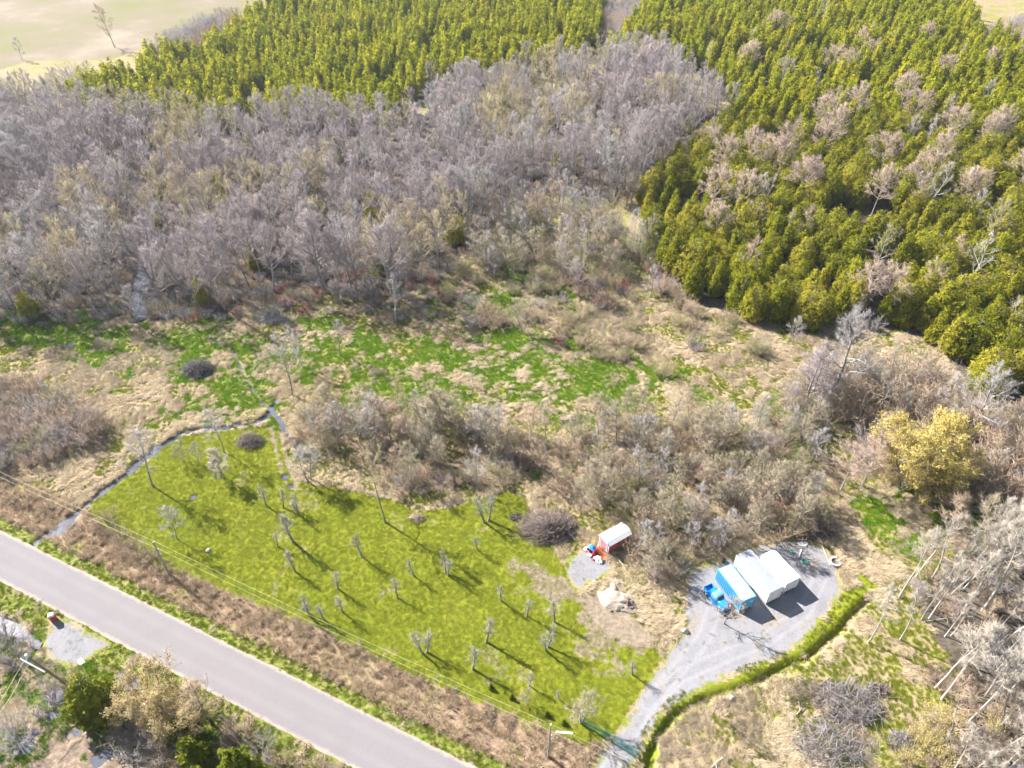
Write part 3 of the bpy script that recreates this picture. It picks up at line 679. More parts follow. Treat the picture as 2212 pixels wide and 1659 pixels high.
PR['round'] = [bare_tree('round_tree', 230+i, 6, 2.0, 0.28, 13, 6, 16, 0.08, 0.09, stems=2, spread=0.2, twig='twig_pale', twl=(0.3, 0.7)) for i in range(1)]
PR['pink'] = [bare_tree('budding_tree', 240+i, 10, 4.6, 0.42, 20, 9, 20, 0.05, 0.15, twig='twig_pink', twl=(0.3, 0.8), twr=0.019, limb_el=(0.3, 0.95)) for i in range(2)]
PR['sap'] = [bare_tree('sapling', 250+i, 3.0, 0.62, 0.35, 8, 3, 6, 0.20, 0.11, stems=(1, 1, 2, 1)[i], spread=0.22, twig='bark_grey', bark='bark_grey', twl=(0.3, 0.8), twr=0.014) for i in range(4)]
PR['willow'] = [bare_tree('willow', 270, 11, 4.4, 0.12, 18, 8, 13, 0.04, 0.18, stems=4, spread=0.42, bark='bark_grey', twig='twig_tan', leaf='willow_leaf', nleaf=2, lsize=0.13, twl=(0.3, 1.0))]
PR['tanwillow'] = [bare_tree('tan_willow', 280, 8, 3.3, 0.12, 14, 7, 16, 0.05, 0.14, stems=4, spread=0.40, bark='bark_grey', twig='twig_tan', leaf='tan_leaf', nleaf=1, lsize=0.12, twl=(0.35, 0.9), twr=0.016)]
PR['shrub_grey'] = [shrub('grey_shrub', 300+i, 3.0, 2.2, 46, 22, ('twig_grey', 'twig_purple', 'twig_brown')[i], twr=0.011) for i in range(3)]
PR['shrub_brown'] = [shrub('brown_shrub', 320+i, 2.0, 1.8, 46, 18, 'twig_brown', twr=0.011) for i in range(2)]
PR['shrub_red'] = [shrub('red_shrub', 330, 1.5, 1.3, 34, 12, 'twig_red')]
PR['shrub_bud'] = [shrub('budding_shrub', 340+i, 3.2, 2.3, 46, 20, ('twig_tan', 'twig_olive')[i], 'bud_leaf', 1, 0.08, twr=0.011) for i in range(2)]
PR['shrub_yellow'] = [shrub('yellow_shrub', 350, 3.0, 2.0, 36, 16, 'twig_tan', 'willow_leaf', 1, 0.11)]
PR['cedar'] = [conifer('cedar', 400+i, 9.5, (2.6, 3.1, 2.2, 3.5, 2.0, 2.9)[i], (5, 6, 4, 7, 3, 6)[i], 3200, 'cedar', (0.45, 0.40, 0.55, 0.36, 0.62, 0.42)[i]) for i in range(6)]
PR['cedar_far'] = [conifer('far_cedar', 420+i, 11, (1.9, 2.3, 1.7, 2.1)[i], (3, 4, 2, 3)[i], 1100, 'cedar_far', 0.72, 0.46) for i in range(4)]
PR['spruce'] = [conifer('spruce', 440, 7, 1.9, 1, 2800, 'spruce', 0.85), conifer('loose_cedar', 441, 8, 2.4, 5, 2200, 'spruce', 0.55)]

def plant(kind, x, y, height, name, label, cat, group=None, rz=None, which=None, rng=random.Random(7), lean=(0, 0), wide=1.0):
    P = PR[kind]; p = P[which if which is not None else rng.randrange(len(P))]
    s = height/p.h
    e = bpy.data.objects.new(name, None); COL.objects.link(e)
    e.location = (x, y, h1(x, y)); e.rotation_euler = (lean[0], lean[1], rng.uniform(0, 6.28) if rz is None else rz); e.scale = (s*wide, s*wide, s); e.empty_display_size = 0.3
    tag(e, label, cat, group)
    for part, me in [(p.part, t) for t in p.trunks]+[('crown', p.crown)]:
        c = bpy.data.objects.new(part, me); COL.objects.link(c); c.parent = e
        if part == 'stems': c['kind'] = 'stuff'
    return e
def plant_at(kind, u, v, height, *a, **kw):
    g = G(u, v); return plant(kind, g[0], g[1], height, *a, **kw)

# ---- masses of instances (only for what nobody could count)
HIDE = bpy.data.collections.new('instance_sources')
def source(name, meshes):
    c = bpy.data.collections.new(name); HIDE.children.link(c)
    for i, me in enumerate(meshes): o = bpy.data.objects.new('%s_%02d' % (name, i), me); c.objects.link(o)
    return c
def join_proto(p, name):
    me = bpy.data.meshes.new(name); V, F, S, Mi, mats, n = [], [], [], [], [], 0
    for m in p.trunks+[p.crown]:
        v = np.zeros(len(m.vertices)*3, np.float32); m.vertices.foreach_get('co', v); V.append(v.reshape(-1, 3))
        l = np.zeros(len(m.loops), np.int32); m.loops.foreach_get('vertex_index', l); F.append(l+n)
        s = np.zeros(len(m.polygons), np.int32); m.polygons.foreach_get('loop_total', s); S.append(s)
        k = np.zeros(len(m.polygons), np.int32); m.polygons.foreach_get('material_index', k); Mi.append(k+len(mats))
        mats += list(m.materials); n += len(m.vertices)
    me = npmesh(name, np.concatenate(V), np.concatenate(F), np.concatenate(S), [], np.concatenate(Mi))
    for m in mats: me.materials.append(m)
    return me
def mass(name, label, cat, coll, pts, scale, idx, rot=None, wide=None, tilt=None):
    n = len(pts); me = bpy.data.meshes.new(name); me.vertices.add(n); me.vertices.foreach_set('co', np.asarray(pts, np.float32).ravel())
    sc3 = np.column_stack((scale, scale, scale)) if wide is None else np.column_stack((wide, wide, scale))
    rot = np.random.default_rng(5).uniform(0, 6.283, n) if rot is None else rot
    r3 = np.column_stack((np.zeros(n) if tilt is None else tilt, np.zeros(n), rot))
    for nm, ty, dat, key in (('iscale', 'FLOAT_VECTOR', sc3, 'vector'), ('irot', 'FLOAT_VECTOR', r3, 'vector')):
        a = me.attributes.new(nm, ty, 'POINT'); a.data.foreach_set(key, np.asarray(dat, np.float32).ravel())
    a = me.attributes.new('iidx', 'INT', 'POINT'); a.data.foreach_set('value', np.asarray(idx, np.int32))
    o = link(bpy.data.objects.new(name, me)); tag(o, label, cat, kind='stuff')
    ng = bpy.data.node_groups.new(name, 'GeometryNodeTree')
    ng.interface.new_socket('Geometry', in_out='INPUT', socket_type='NodeSocketGeometry'); ng.interface.new_socket('Geometry', in_out='OUTPUT', socket_type='NodeSocketGeometry')
    gi = ng.nodes.new('NodeGroupInput'); go = ng.nodes.new('NodeGroupOutput'); ip = ng.nodes.new('GeometryNodeInstanceOnPoints')
    ci = ng.nodes.new('GeometryNodeCollectionInfo'); ci.inputs[0].default_value = coll; ci.inputs[1].default_value = True; ci.inputs[2].default_value = True
    def attr(nm, dt):
        q = ng.nodes.new('GeometryNodeInputNamedAttribute'); q.data_type = dt; q.inputs[0].default_value = nm; return q.outputs[0]
    L = ng.links.new
    L(gi.outputs[0], ip.inputs['Points']); L(ci.outputs[0], ip.inputs['Instance']); ip.inputs['Pick Instance'].default_value = True
    L(attr('iidx', 'INT'), ip.inputs['Instance Index']); L(attr('irot', 'FLOAT_VECTOR'), ip.inputs['Rotation']); L(attr('iscale', 'FLOAT_VECTOR'), ip.inputs['Scale'])
    L(ip.outputs[0], go.inputs[0])
    md = o.modifiers.new('scatter', 'NODES'); md.node_group = ng
    return o
RNG = np.random.default_rng(11)
def scatter(poly, spacing, jit=0.42, grow=0.0, seed=1):
    rng = np.random.default_rng(seed); P = np.array(poly); x0, y0 = P.min(0)-2; x1, y1 = P.max(0)+2
    xs = np.arange(x0, x1, spacing); ys = np.arange(y0, y1, spacing*0.866)
    X, Y = np.meshgrid(xs, ys); X = X+(np.arange(len(ys)) % 2)[:, None]*spacing/2
    X = X.ravel()+rng.uniform(-jit, jit, X.size)*spacing; Y = Y.ravel()+rng.uniform(-jit, jit, Y.size)*spacing
    k = sdf(X, Y, poly) < grow; return X[k], Y[k]
def darts(poly, dmin, seed):
    rng = np.random.default_rng(seed); P = np.array(poly); x0, y0 = P.min(0); x1, y1 = P.max(0)
    n = int((x1-x0)*(y1-y0)/dmin**2*1.5); X = rng.uniform(x0, x1, n); Y = rng.uniform(y0, y1, n); k = inside(X, Y, poly) & in_view(X, Y, 11, 90); X, Y = X[k], Y[k]
    cell = {}; keep = []
    for i in range(len(X)):
        a, b = int(X[i]//dmin), int(Y[i]//dmin); ok = True
        for p in (a-1, a, a+1):
            for q in (b-1, b, b+1):
                for j in cell.get((p, q), ()):
                    if (X[i]-X[j])**2+(Y[i]-Y[j])**2 < dmin*dmin: ok = False; break
        if ok: cell.setdefault((a, b), []).append(i); keep.append(i)
    return X[keep], Y[keep]
def in_view(x, y, h=10.0, mu=70, mv=40):
    u0, v0 = proj(x, y, np.zeros_like(x)); u1, v1 = proj(x, y, np.full_like(x, h))
    return (np.maximum(u0, u1) > -mu) & (np.minimum(u0, u1) < 2212+mu*0.4) & (v1 < 1659+mv) & (v0 > -25) & (y > 20)

# ------------------------------------------------------------------ trees one can point at
def near_first(x, y):
    return np.argsort(x*x+y*y+CAM_H*CAM_H)
# spreading and other single trees of the meadow and thicket
BIG = [('big', 1792, 872, 20, 'large pale bare tree with white limbs in front of the cedars', 1), ('big', 2085, 945, 15, 'wide bare tree arching behind the yellow willow', 1),
       ('big', 700, 628, 21, 'broad purple-grey bare tree on the front edge of the woods', 0), ('big', 850, 640, 20, 'wide bare tree with long reaching limb at the woods corner', 0),
       ('big', 330, 610, 16, 'broad bare tree standing beside the woodland stream', 0), ('big', 560, 560, 17, 'spreading pinkish bare tree in the middle of the woods', 0),
       ('big', 985, 480, 16, 'spreading bare tree with pale crooked branch inside the woods', 0),
       ('big', 1740, 880, 14, 'bare tree leaning over the thicket below the cedars', 0),
       ('wood', 632, 855, 13, 'forked bare tree beside the track junction', 2), ('thin', 652, 790, 9, 'slim bare tree behind the forked tree at the track', 0),
       ('thin', 718, 880, 8, 'thin grey tree leaning at the head of the thicket', 2), ('wood', 305, 715, 10, 'bare tree at the mouth of the woodland stream', 0),
       ('dead', 855, 695, 11, 'shaggy pale bare tree in front of the woods corner', 0), ('wood', 745, 680, 12, 'reddish bare tree at the end of the woods edge', 3),
       ('dead', 1022, 835, 5, 'broken dark snag standing in the green meadow', 0), ('wood', 1250, 640, 9, 'grey round-headed tree in the middle of the meadow', 0),
       ('thin', 1405, 640, 8, 'small pale tree against the dark cedar edge', 0), ('thin', 1130, 720, 9, 'pale tree rising out of a grey bush in the meadow', 1),
       ('thin', 1710, 745, 7, 'slender tree at the cedar corner by the tan meadow', 0), ('wood', 735, 770, 9, 'bare tree alone in the green grass strip', 3)]
for (kd, u, v, h, lb, w) in BIG: plant_at(kd, u, v, h, 'bare_tree', lb, 'tree', which=w)
plant_at('willow', 1948, 1052, 15, 'willow_tree', 'bright yellow budding willow beside the thicket', 'tree', which=0, rz=0.4)
plant_at('willow', 2020, 1062, 10, 'willow_tree', 'smaller yellow willow close against the bright one', 'tree', which=0, rz=2.2)
plant_at('pink', 1815, 1060, 9, 'budding_tree', 'pinkish brown tree left of the yellow willow', 'tree', which=0)
plant_at('pink', 1862, 1052, 9.5, 'budding_tree', 'brownish twiggy tree touching the yellow willow', 'tree', which=1)
# lawn trees
LAWN_TREES = [
 ('wood', 330, 1050, 12.0, 'tall twin-stemmed bare tree on the lawn by the stream', 0), ('wood', 484, 977, 9.5, 'tall bare tree beside the small lawn brush pile', 2),
 ('thin', 397, 997, 4.6, 'small leaning tree near the stream bend', 1), ('thin', 431, 1003, 4.6, 'small thin tree just right of another by the stream bend', 0),
 ('round', 483, 1033, 6.2, 'round-crowned pale bare tree on the upper lawn', 0), ('thin', 383, 1164, 7.6, 'slender bare tree on the lawn above the power pole', 0),
 ('wood', 832, 1128, 15.0, 'tall straight tree casting the longest shadow over the lawn', 4), ('round', 669, 1039, 7.5, 'bushy bare tree at the lawn corner by the wheel ruts', 0),
 ('thin', 1564, 1347, 7.0, 'crooked bare tree on the gravel in front of the blue truck', 2), ('thin', 1553, 1552, 6.0, 'curved thin tree in the rough grass below the driveway', 2),
 ('thin', 1256, 1560, 7.0, 'spindly whitish tree behind the green gate', 1), ('thin', 1135, 1520, 3.2, 'bent whitish tree near the wires', 1)]
for (kd, u, v, h, lb, w) in LAWN_TREES: plant_at(kd, u, v, h, 'lawn_tree', lb, 'tree', which=w)
SAPS = [(575,1092,3.6,'single sapling below the round-crowned tree'),(612,1097,3.2,'leftmost sapling of the close pair below the ruts'),(645,1108,3.0,'rightmost sapling of the close pair below the ruts'),
 (634,1170,5.2,'ragged thick sapling with two stems in mid lawn'),(600,1181,2.4,'faint thin sapling left of the ragged one'),(639,1235,3.4,'dense upright pollard nearest to the wires at left'),
 (1051,1127,4.4,'broken white snag with bark at its foot'),(1032,1189,2.6,'low pale sapling with light cut wood at its base'),(782,1202,3.8,'forked sapling left of the long tree shadow'),
 (895,1244,2.9,'dark knotty sapling crossed by the long shadow'),(965,1241,3.2,'sapling right of the dark knotty one'),(731,1272,3.2,'straight sapling beside a straw patch'),
 (859,1292,3.0,'sapling in the lawn centre below the knotty one'),(1082,1297,3.0,'thin sapling at the edge of the bare dirt'),(669,1328,3.0,'sapling close under the upper wire'),
 (701,1339,2.8,'second sapling under the wires'),(740,1322,3.0,'leaning sapling in a ring of bare soil'),(1050,1387,4.2,'forked thin sapling in the lower lawn'),
 (917,1411,3.6,'bushy dark sapling over the brush strip'),(1021,1445,3.8,'fine round-headed sapling near the lower wires'),(1138,1331,3.0,'sapling left of the soil heap with twin shadows'),
 (1199,1344,3.4,'sapling just below the soil heap'),(1181,1401,3.4,'thin sapling growing from a pale stump'),(1143,1481,2.4,'small pale tuft-topped sapling on the lower lawn'),
 (1366,1457,2.6,'short dense pollard beside the driveway'),(1208,1512,1.6,'tiny seedling tree above the gate')]
for i, (u, v, h, lb) in enumerate(SAPS): plant_at('sap', u, v, h*1.22, 'sapling', lb + ' on the lawn' if 'lawn' not in lb else lb, 'sapling', which=i % 4, group='young trees planted across the lawn')
# trees with pale trunks, lower right
PALE = [(1875,1388,11,'pale trunk with flared twiggy crown standing alone in the rough'),(1945,1381,11,'forked pale trunk right of the lone one'),(1942,1291,15,'tall straight pale trunk at the edge of the clearing'),
 (1979,1246,14,'pale trunk just behind the straight one'),(2047,1294,12,'pale trunk with dark foot in the right woods'),(2098,1255,14,'pale trunk leaning toward the far corner of the clearing'),
 (2079,1320,13,'slim pale trunk between two thicker ones'),(2121,1320,19,'thick tall pale trunk with wide crown on the right side'),(2153,1407,18,'smooth thick pale trunk at the right border'),
 (2021,1486,17,'front pale trunk of the close pair above yellow bushes'),(2034,1512,17,'back pale trunk of the close pair above yellow bushes'),(2082,1568,16,'long pale trunk below the close pair'),
 (2121,1649,15,'pale trunk at the lower right corner'),(1990,1340,9,'short pale trunk among brown brush'),(2010,1310,12,'slender pale trunk in front of the dark foot one'),(2180,1500,15,'pale trunk half cut by the right border')]
for i, (u, v, h, lb) in enumerate(PALE): plant_at('pale', u, v, h, 'pale_trunk_tree', lb, 'tree', group='pale trunks of the lower right woods', which=i % 4)
# dead white trees among the cedars
DEADS = [(1985,470,15,'branching white dead tree above the dark gap in the cedars',1),(1890,590,12,'grey dead tree with drooping twigs in the cedars',0),(1870,665,10,'round grey dead crown at the cedar front',0),
 (2080,640,15,'tall twisted dead tree on the right of the cedars',0),(2030,600,9,'low white dead branches between cedars',1),(2180,730,10,'bleached forked dead tree at the right border',1),
 (1410,560,7,'short dead stem at the cedar corner',0),(1640,520,7,'small dead tree poking out of the cedars',0),(1440,290,13,'large grey dead tree at the meeting of woods and cedars',1),(1765,62,14,'pale bare tree standing out of the far cedars',0)]
for (u, v, h, lb, w) in DEADS: plant_at('dead', u, v, h, 'dead_tree', lb, 'tree', which=w)
PINKS = [(1550,400),(1610,385),(1690,370),(1530,470),(1590,480),(1660,400),(1720,445),(1790,330),(1890,390),(1940,250),(1960,290),(1770,300),(2040,330),(2190,420),(1880,470),(1990,430),(2140,330),(1840,280)]
for i, (u, v) in enumerate(PINKS):
    plant_at('pink', u, v, 12.5, 'budding_tree', 'round pinkish budding tree among the cedars %s' % ('at the left edge of the stand' if u < 1640 else ('near the right border' if u > 1950 else ('in the upper rows' if v < 340 else 'in the middle rows'))), 'tree', group='pinkish trees between the cedars')
# lower left corner
plant_at('tanwillow', 345, 1548, 9, 'willow_tree', 'broad tan willow leaning over the road edge', 'tree', which=0, rz=0.3)
plant_at('tanwillow', 410, 1575, 8, 'willow_tree', 'lower tan willow clump beside the road', 'tree', which=0, rz=2.0)
plant_at('thin', 452, 1555, 11, 'bare_tree', 'bare reddish tree rising above the tan willows', 'tree', which=2)
plant_at('spruce', 222, 1545, 10, 'cedar_tree', 'loose olive cedar beside the culvert pool', 'tree', which=1)
plant_at('spruce', 545, 1720, 12, 'spruce_tree', 'bright pointed conifer at the bottom border', 'tree', which=0)
plant_at('spruce', 435, 1660, 8, 'spruce_tree', 'dark conifer behind the pointed one', 'tree', which=0)
plant_at('spruce', 400, 1600, 6, 'spruce_tree', 'olive conifer under the tan willow', 'tree', which=1)
plant_at('spruce', 450, 1715, 7, 'spruce_tree', 'small conifer on the bottom border left of the pointed one', 'tree', which=0)
for (u, v, h, k, w, lb) in [(110,1530,4.0,'shrub_grey',1,'dark twiggy bush with long shadow in the wet ground'),(40,1600,4.0,'shrub_grey',0,'brown bush at the lower left border'),(150,1475,3.0,'shrub_grey',2,'grey bush below the crossarm pole'),
   (10,1390,4.0,'shrub_grey',1,'purplish bush beside the glinting ditch water'),(45,1430,4.2,'shrub_grey',1,'dark bush behind the crossarm pole'),(300,1585,4.5,'shrub_grey',1,'purple-grey bush under the tan willow'),
   (330,1640,4.6,'shrub_grey',0,'grey drooping bush at the bottom by the ploughed soil'),(380,1655,4.2,'shrub_grey',2,'pale arching bush at the bottom left of the conifers'),(520,1600,3.5,'shrub_brown',0,'brown bush below the tan willows'),
   (560,1625,3.2,'shrub_grey',0,'grey tangle beside the road verge'),(620,1650,2.6,'shrub_brown',1,'reddish brown brush by the lower verge'),(690,1670,2.2,'shrub_brown',0,'last brown brush along the lower verge')]:
    plant_at(k, u, v, h, 'shrub', lb, 'shrub', which=w)
for (u, v, r) in [(1060,1487,0.8),(1105,1508,0.8),(1180,1545,0.8),(1217,1563,0.7)]:
    plant_at('spruce', u, v, 1.1, 'evergreen_bush', 'small dark green bush at the lower lawn edge', 'bush', group='dark bushes along the lower lawn edge', which=0, wide=1.3)

# ------------------------------------------------------------------ woods
def wood_stand(x, y, kinds, hts, name, label, cat, group, limit, mass_name, mass_label, seed, pick=None):
    """the nearest trees as things of their own, all the farther ones as one mass"""
    rng = np.random.default_rng(seed); o = near_first(x, y); x, y = x[o], y[o]; n = len(x)
    k = rng.choice(len(kinds), n, p=[q[1] for q in kinds]); h = hts[0]+(hts[1]-hts[0])*np.clip(0.55*rng.uniform(0, 1, n)+0.9*(fbm(x, y, 13, seed)-0.27), -0.15, 1.1)
    w = np.array([rng.integers(len(PR[kinds[q][0]])) for q in k], int)
    if pick is not None: w = pick(x, y, w, rng)
    rr = random.Random(seed)
    for i in range(min(limit, n)):
        kd = kinds[k[i]][0]; plant(kd, x[i], y[i], h[i], name, label(kd, int(w[i]), x[i], y[i], h[i]) if callable(label) else label, cat, group, rng=rr, which=int(w[i]))
    if n > limit:
        protos = [(kd, p) for kd, _ in kinds for p in PR[kd]]
        coll = source(mass_name, [join_proto(p, mass_name) for _, p in protos])
        off = {}; c = 0
        for kd, _ in kinds: off[kd] = c; c += len(PR[kd])
        idx = np.array([off[kinds[k[i]][0]]+w[i] for i in range(limit, n)])
        hp = np.array([p.h for _, p in protos]); xs, ys = x[limit:], y[limit:]
        s = h[limit:]/hp[idx]
        mass(mass_name, mass_label, cat, coll, np.column_stack((xs, ys, hgt(xs, ys))), s, idx, wide=s*rng.uniform(0.9, 1.15, len(s)))
    return n
def pick_wood(x, y, w, rng):
    """patches of budding tan, purplish and grey trees"""
    f = fbm(x, y, 24, 301, 2); tan = (f > 0.56) & (rng.uniform(size=len(x)) < 0.75)
    w = np.where(tan, 4, np.where(f < 0.47, np.array((1, 3, 5))[rng.integers(0, 3, len(x))], np.where(w == 4, 0, w))); return w
TINT = ('grey', 'purplish', 'grey', 'purplish', 'tan budding', 'purplish')
def size_word(h, lo, hi): return 'low' if h < lo else ('tall' if h > hi else 'mid-sized')
def one(x, y): return np.array([x]), np.array([y])
def l_wood(kd, w, x, y, h):
    d = float(dline(*one(x, y), STREAM2)[0]); f = -float(sdf(*one(x, y), WOODS)[0])
    where = 'beside the woodland stream' if d < 11 else ('on the front edge of the woods' if f < 6 else ('inside the left part of the woods' if x < -45 else ('in the middle of the woods' if x < 5 else 'in the woods near the cedars')))
    return '%s leafless %s tree %s' % (size_word(h, 12, 14.2), TINT[w], where)
def l_cedar(kd, w, x, y, h):
    f = -float(sdf(*one(x, y), CEDAR_R)[0]); shape = ('full', 'broad', 'slim', 'very broad', 'narrow', 'full')[w]
    where = 'in the front row facing the meadow' if f < 4.5 else ('among the white dead trees' if x > 88 else ('in the middle of the right stand' if x > 58 else 'in the stand next to the leafless woods'))
    return '%s %s olive cedar %s' % (size_word(h, 9.2, 10.2), shape, where)
KW = {'shrub_grey': 'grey', 'shrub_brown': 'brown', 'shrub_bud': 'yellowish budding', 'shrub_red': 'red-stemmed', 'thin': 'slender', 'pale': 'pale-trunked'}
def l_shrub(place, lo, hi):
    def f(kd, w, x, y, h):
        return '%s %s %s %s' % (size_word(h, lo, hi), KW[kd], 'tree' if kd in ('thin', 'pale') else 'shrub', place(x, y) if callable(place) else place)
    return f
def thick_place(x, y):
    return 'in the thicket above the lawn' if x < -8 else ('in the thicket around the shed' if x < 20 else ('in the thicket behind the trailers' if y < 84 else 'in the thicket toward the tan meadow'))
cnt = {}
x, y = darts(WOODS, 3.25, 2); k = in_view(x, y, 15, 200); x, y = x[k], y[k]
k = (dline(x, y, STREAM2) > 3.0) & (fbm(x, y, 14, 77) > 0.24); x, y = x[k], y[k]
dc = np.minimum(sdf(x, y, CEDAR_L), sdf(x, y, CEDAR_R))
bz = (dc < 16) & (RNG.uniform(size=len(x)) < 0.30)
cz = ~bz & (RNG.uniform(size=len(x)) < 0.07)
cnt['wood'] = wood_stand(x[~bz & ~cz], y[~bz & ~cz], [('wood', 1.0)], (11.5, 18.5), 'leafless_tree', l_wood, 'tree', 'leafless trees of the woods', 290,
           'far_bare_woods', 'mass of leafless trees at the back of the woods', 21, pick_wood)
cnt['birch'] = wood_stand(x[bz], y[bz], [('birch', 1.0)], (11, 15), 'birch_tree', lambda kd, w, x, y, h: '%s white %s-stemmed birch %s' % (size_word(h, 12.5, 13.8), ('single', 'twin', 'triple')[w], 'at the foot of the far left cedars' if x < -40 else ('below the far middle cedars' if x < 10 else 'beside the right cedar stand')), 'tree', 'white birches along the cedar edge', 120, 'far_birches', 'mass of white birches at the back', 22)
cnt['cedar_in_woods'] = wood_stand(x[cz], y[cz], [('cedar', 1.0)], (6, 9), 'cedar_tree', lambda kd, w, x, y, h: '%s cedar half hidden among the leafless trees %s' % (size_word(h, 7, 8), 'at the left' if x < -45 else ('in the middle' if x < 5 else 'near the right cedars')), 'tree', 'cedars inside the leafless woods', 100, 'far_lone_cedars', 'cedars far inside the leafless woods', 23)
x, y = darts(CEDAR_R, 3.1, 3); k = in_view(x, y, 10, 120); x, y = x[k], y[k]
k = np.ones(len(x), bool)
for (u, v) in PINKS:
    g = G(u, v); k &= np.hypot(x-g[0], y-g[1]) > 2.8
for (u, v, h, lb, w) in DEADS:
    g = G(u, v); k &= np.hypot(x-g[0], y-g[1]) > 2.4
gap = GP([(1830,470),(1930,440),(1960,560),(1950,660),(1890,640),(1860,560)]); k &= (sdf(x, y, gap) > 0) | (RNG.uniform(size=len(x)) < 0.4)
k &= fbm(x, y, 9, 88) > 0.33
x, y = x[k], y[k]; far = y > 235
cnt['cedar'] = wood_stand(x[~far], y[~far], [('cedar', 1.0)], (6.5, 12.0), 'cedar_tree', l_cedar, 'tree', 'cedars of the stand beside the meadow', 300,
           'deeper_cedars', 'mass of olive cedars deeper in the stand', 24)
xf, yf = x[far], y[far]
x, y = darts(CEDAR_L, 2.7, 4); k = in_view(x, y, 12, 60) & (fbm(x, y, 11, 91) > 0.33); x, y = np.concatenate((x[k], xf)), np.concatenate((y[k], yf))
cnt['far_cedar'] = wood_stand(x, y, [('cedar_far', 1.0)], (7.5, 13.5), 'far_cedar_tree', lambda kd, w, x, y, h: '%s %s bright green cedar on the %s of the far belt' % (size_word(h, 11.2, 12.4), ('narrow', 'full', 'slim', 'plain')[w], 'left end' if x < -75 else ('middle front' if x < 0 else 'right side')), 'tree', 'front cedars of the far belt', 290,
           'far_cedar_forest', 'far belt of narrow yellow-green cedars', 25)
# purple-grey brush between the far cedar belts and along the field
x, y = scatter(GP([(1300,-20),(1305,60),(1290,100),(1325,98),(1385,40),(1392,-20)]), 4.0, seed=41)
x2, y2 = scatter(GP([(335,128),(450,100),(520,62),(500,30),(420,70),(330,110)]), 4.0, seed=42); x3, y3 = scatter(GP([(-60,235),(0,225),(200,160),(215,205),(130,225)]), 5, seed=43)
x4, y4 = scatter(GP([(2130,95),(2212,110),(2300,140),(2300,60),(2180,50)]), 5, seed=44)
x, y = np.concatenate((x, x2, x3, x4)), np.concatenate((y, y2, y3, y4)); k = in_view(x, y, 8); x, y = x[k], y[k]
cnt['brush_far'] = wood_stand(x, y, [('shrub_grey', 0.7), ('thin', 0.3)], (4.0, 7.5), 'far_shrub', 'grey-purple bush by the far cedar belt', 'shrub', 'grey bushes by the far belt', 200, 'far_brush', 'grey brush by the far belt', 26)
xm, ym = scatter(CEDAR_R, 21, 0.9, seed=45); km_ = in_view(xm, ym, 10, 20) & (ym < 330); xm, ym = xm[km_], ym[km_]
cnt['mixed'] = wood_stand(xm, ym, [('pink', 0.45), ('birch', 0.2), ('thin', 0.35)], (8.5, 13), 'mixed_tree', lambda kd, w, x, y, h: '%s %s standing among the cedars %s' % (size_word(h, 10, 11.5), {'pink': 'pinkish round-headed tree', 'birch': 'white birch', 'thin': 'slim bare tree'}[kd], 'near the front' if y < 150 else ('in the middle rows' if y < 220 else 'toward the back')), 'tree', 'bare trees among the cedars', 200, 'mixed_trees', 'mixed trees', 46)
plant_at('thin', 248, 102, 16, 'bare_tree', 'lone bare tree beside the wet patch in the far field', 'tree', which=2)
plant_at('thin', 48, 130, 8, 'bare_tree', 'small tree at the near edge of the far field', 'tree', which=0)
# right and east woods
x, y = scatter(RIGHTW, 4.3, 0.7, seed=5); k = in_view(x, y, 12, 60); x, y = x[k], y[k]
cnt['rightw'] = wood_stand(x, y, [('pale', 0.8), ('thin', 0.2)], (8, 15), 'pale_tree', l_shrub('in the lower right woods', 9, 11.5), 'tree', 'thin trees of the lower right woods', 200, 'pale_woods', 'pale bare woods', 27)
x, y = scatter(EASTW, 3.0, 0.7, seed=6); k = in_view(x, y, 10, 60); x, y = x[k], y[k]
g = G(1955, 1060); k = np.hypot(x-g[0], y-g[1]) > 7.5; x, y = x[k], y[k]
cnt['eastw'] = wood_stand(x, y, [('thin', 0.45), ('pale', 0.25), ('shrub_grey', 0.15), ('shrub_brown', 0.15)], (4, 10), 'thicket_tree', l_shrub('around the yellow willow', 6, 8), 'tree', 'twiggy trees around the yellow willow', 200, 'east_thicket', 'bare thicket', 28)
# thickets and single shrubs
x, y = scatter(THICK, 2.5, 0.7, seed=7); k = in_view(x, y, 5); x, y = x[k], y[k]
dd = fbm(x, y, 9, 55); east = x > 8
k = np.where(east, dd > 0.26, dd > 0.38); x, y = x[k], y[k]
tr = RNG.uniform(size=len(x)) < 0.46
cnt['thick_trees'] = wood_stand(x[tr], y[tr], [('thin', 1.0)], (5.0, 10.5), 'thicket_tree', l_shrub(thick_place, 5.8, 7.2), 'tree', 'slender trees of the thicket', 300, 'thicket_trees', 'thicket trees', 29)
cnt['thick_shrubs'] = wood_stand(x[~tr], y[~tr], [('shrub_grey', 0.28), ('shrub_brown', 0.34), ('shrub_bud', 0.36), ('shrub_red', 0.02)], (1.8, 4.0), 'thicket_shrub', l_shrub(thick_place, 2.5, 3.2), 'shrub', 'shrubs of the thicket', 300, 'thicket_shrubs', 'thicket shrubs', 30)
x, y = scatter(LEFTT, 2.3, seed=8); k = in_view(x, y, 5); x, y = x[k], y[k]
cnt['leftt'] = wood_stand(x, y, [('shrub_grey', 0.65), ('shrub_brown', 0.15), ('shrub_bud', 0.1), ('thin', 0.1)], (2.8, 5.2), 'thicket_shrub', l_shrub('in the thicket left of the stream', 3.6, 4.3), 'shrub', 'shrubs of the left thicket', 200, 'left_thicket', 'left thicket', 31)
MEADOW = GP([(960,620),(1060,500),(1180,450),(1320,460),(1390,560),(1480,660),(1600,700),(1690,720),(1640,820),(1540,860),(1400,800),(1250,760),(1100,720),(980,700)])
x, y = scatter(MEADOW, 3.2, 0.8, seed=9); k = (fbm(x, y, 10, 66) > 0.40); x, y = x[k], y[k]
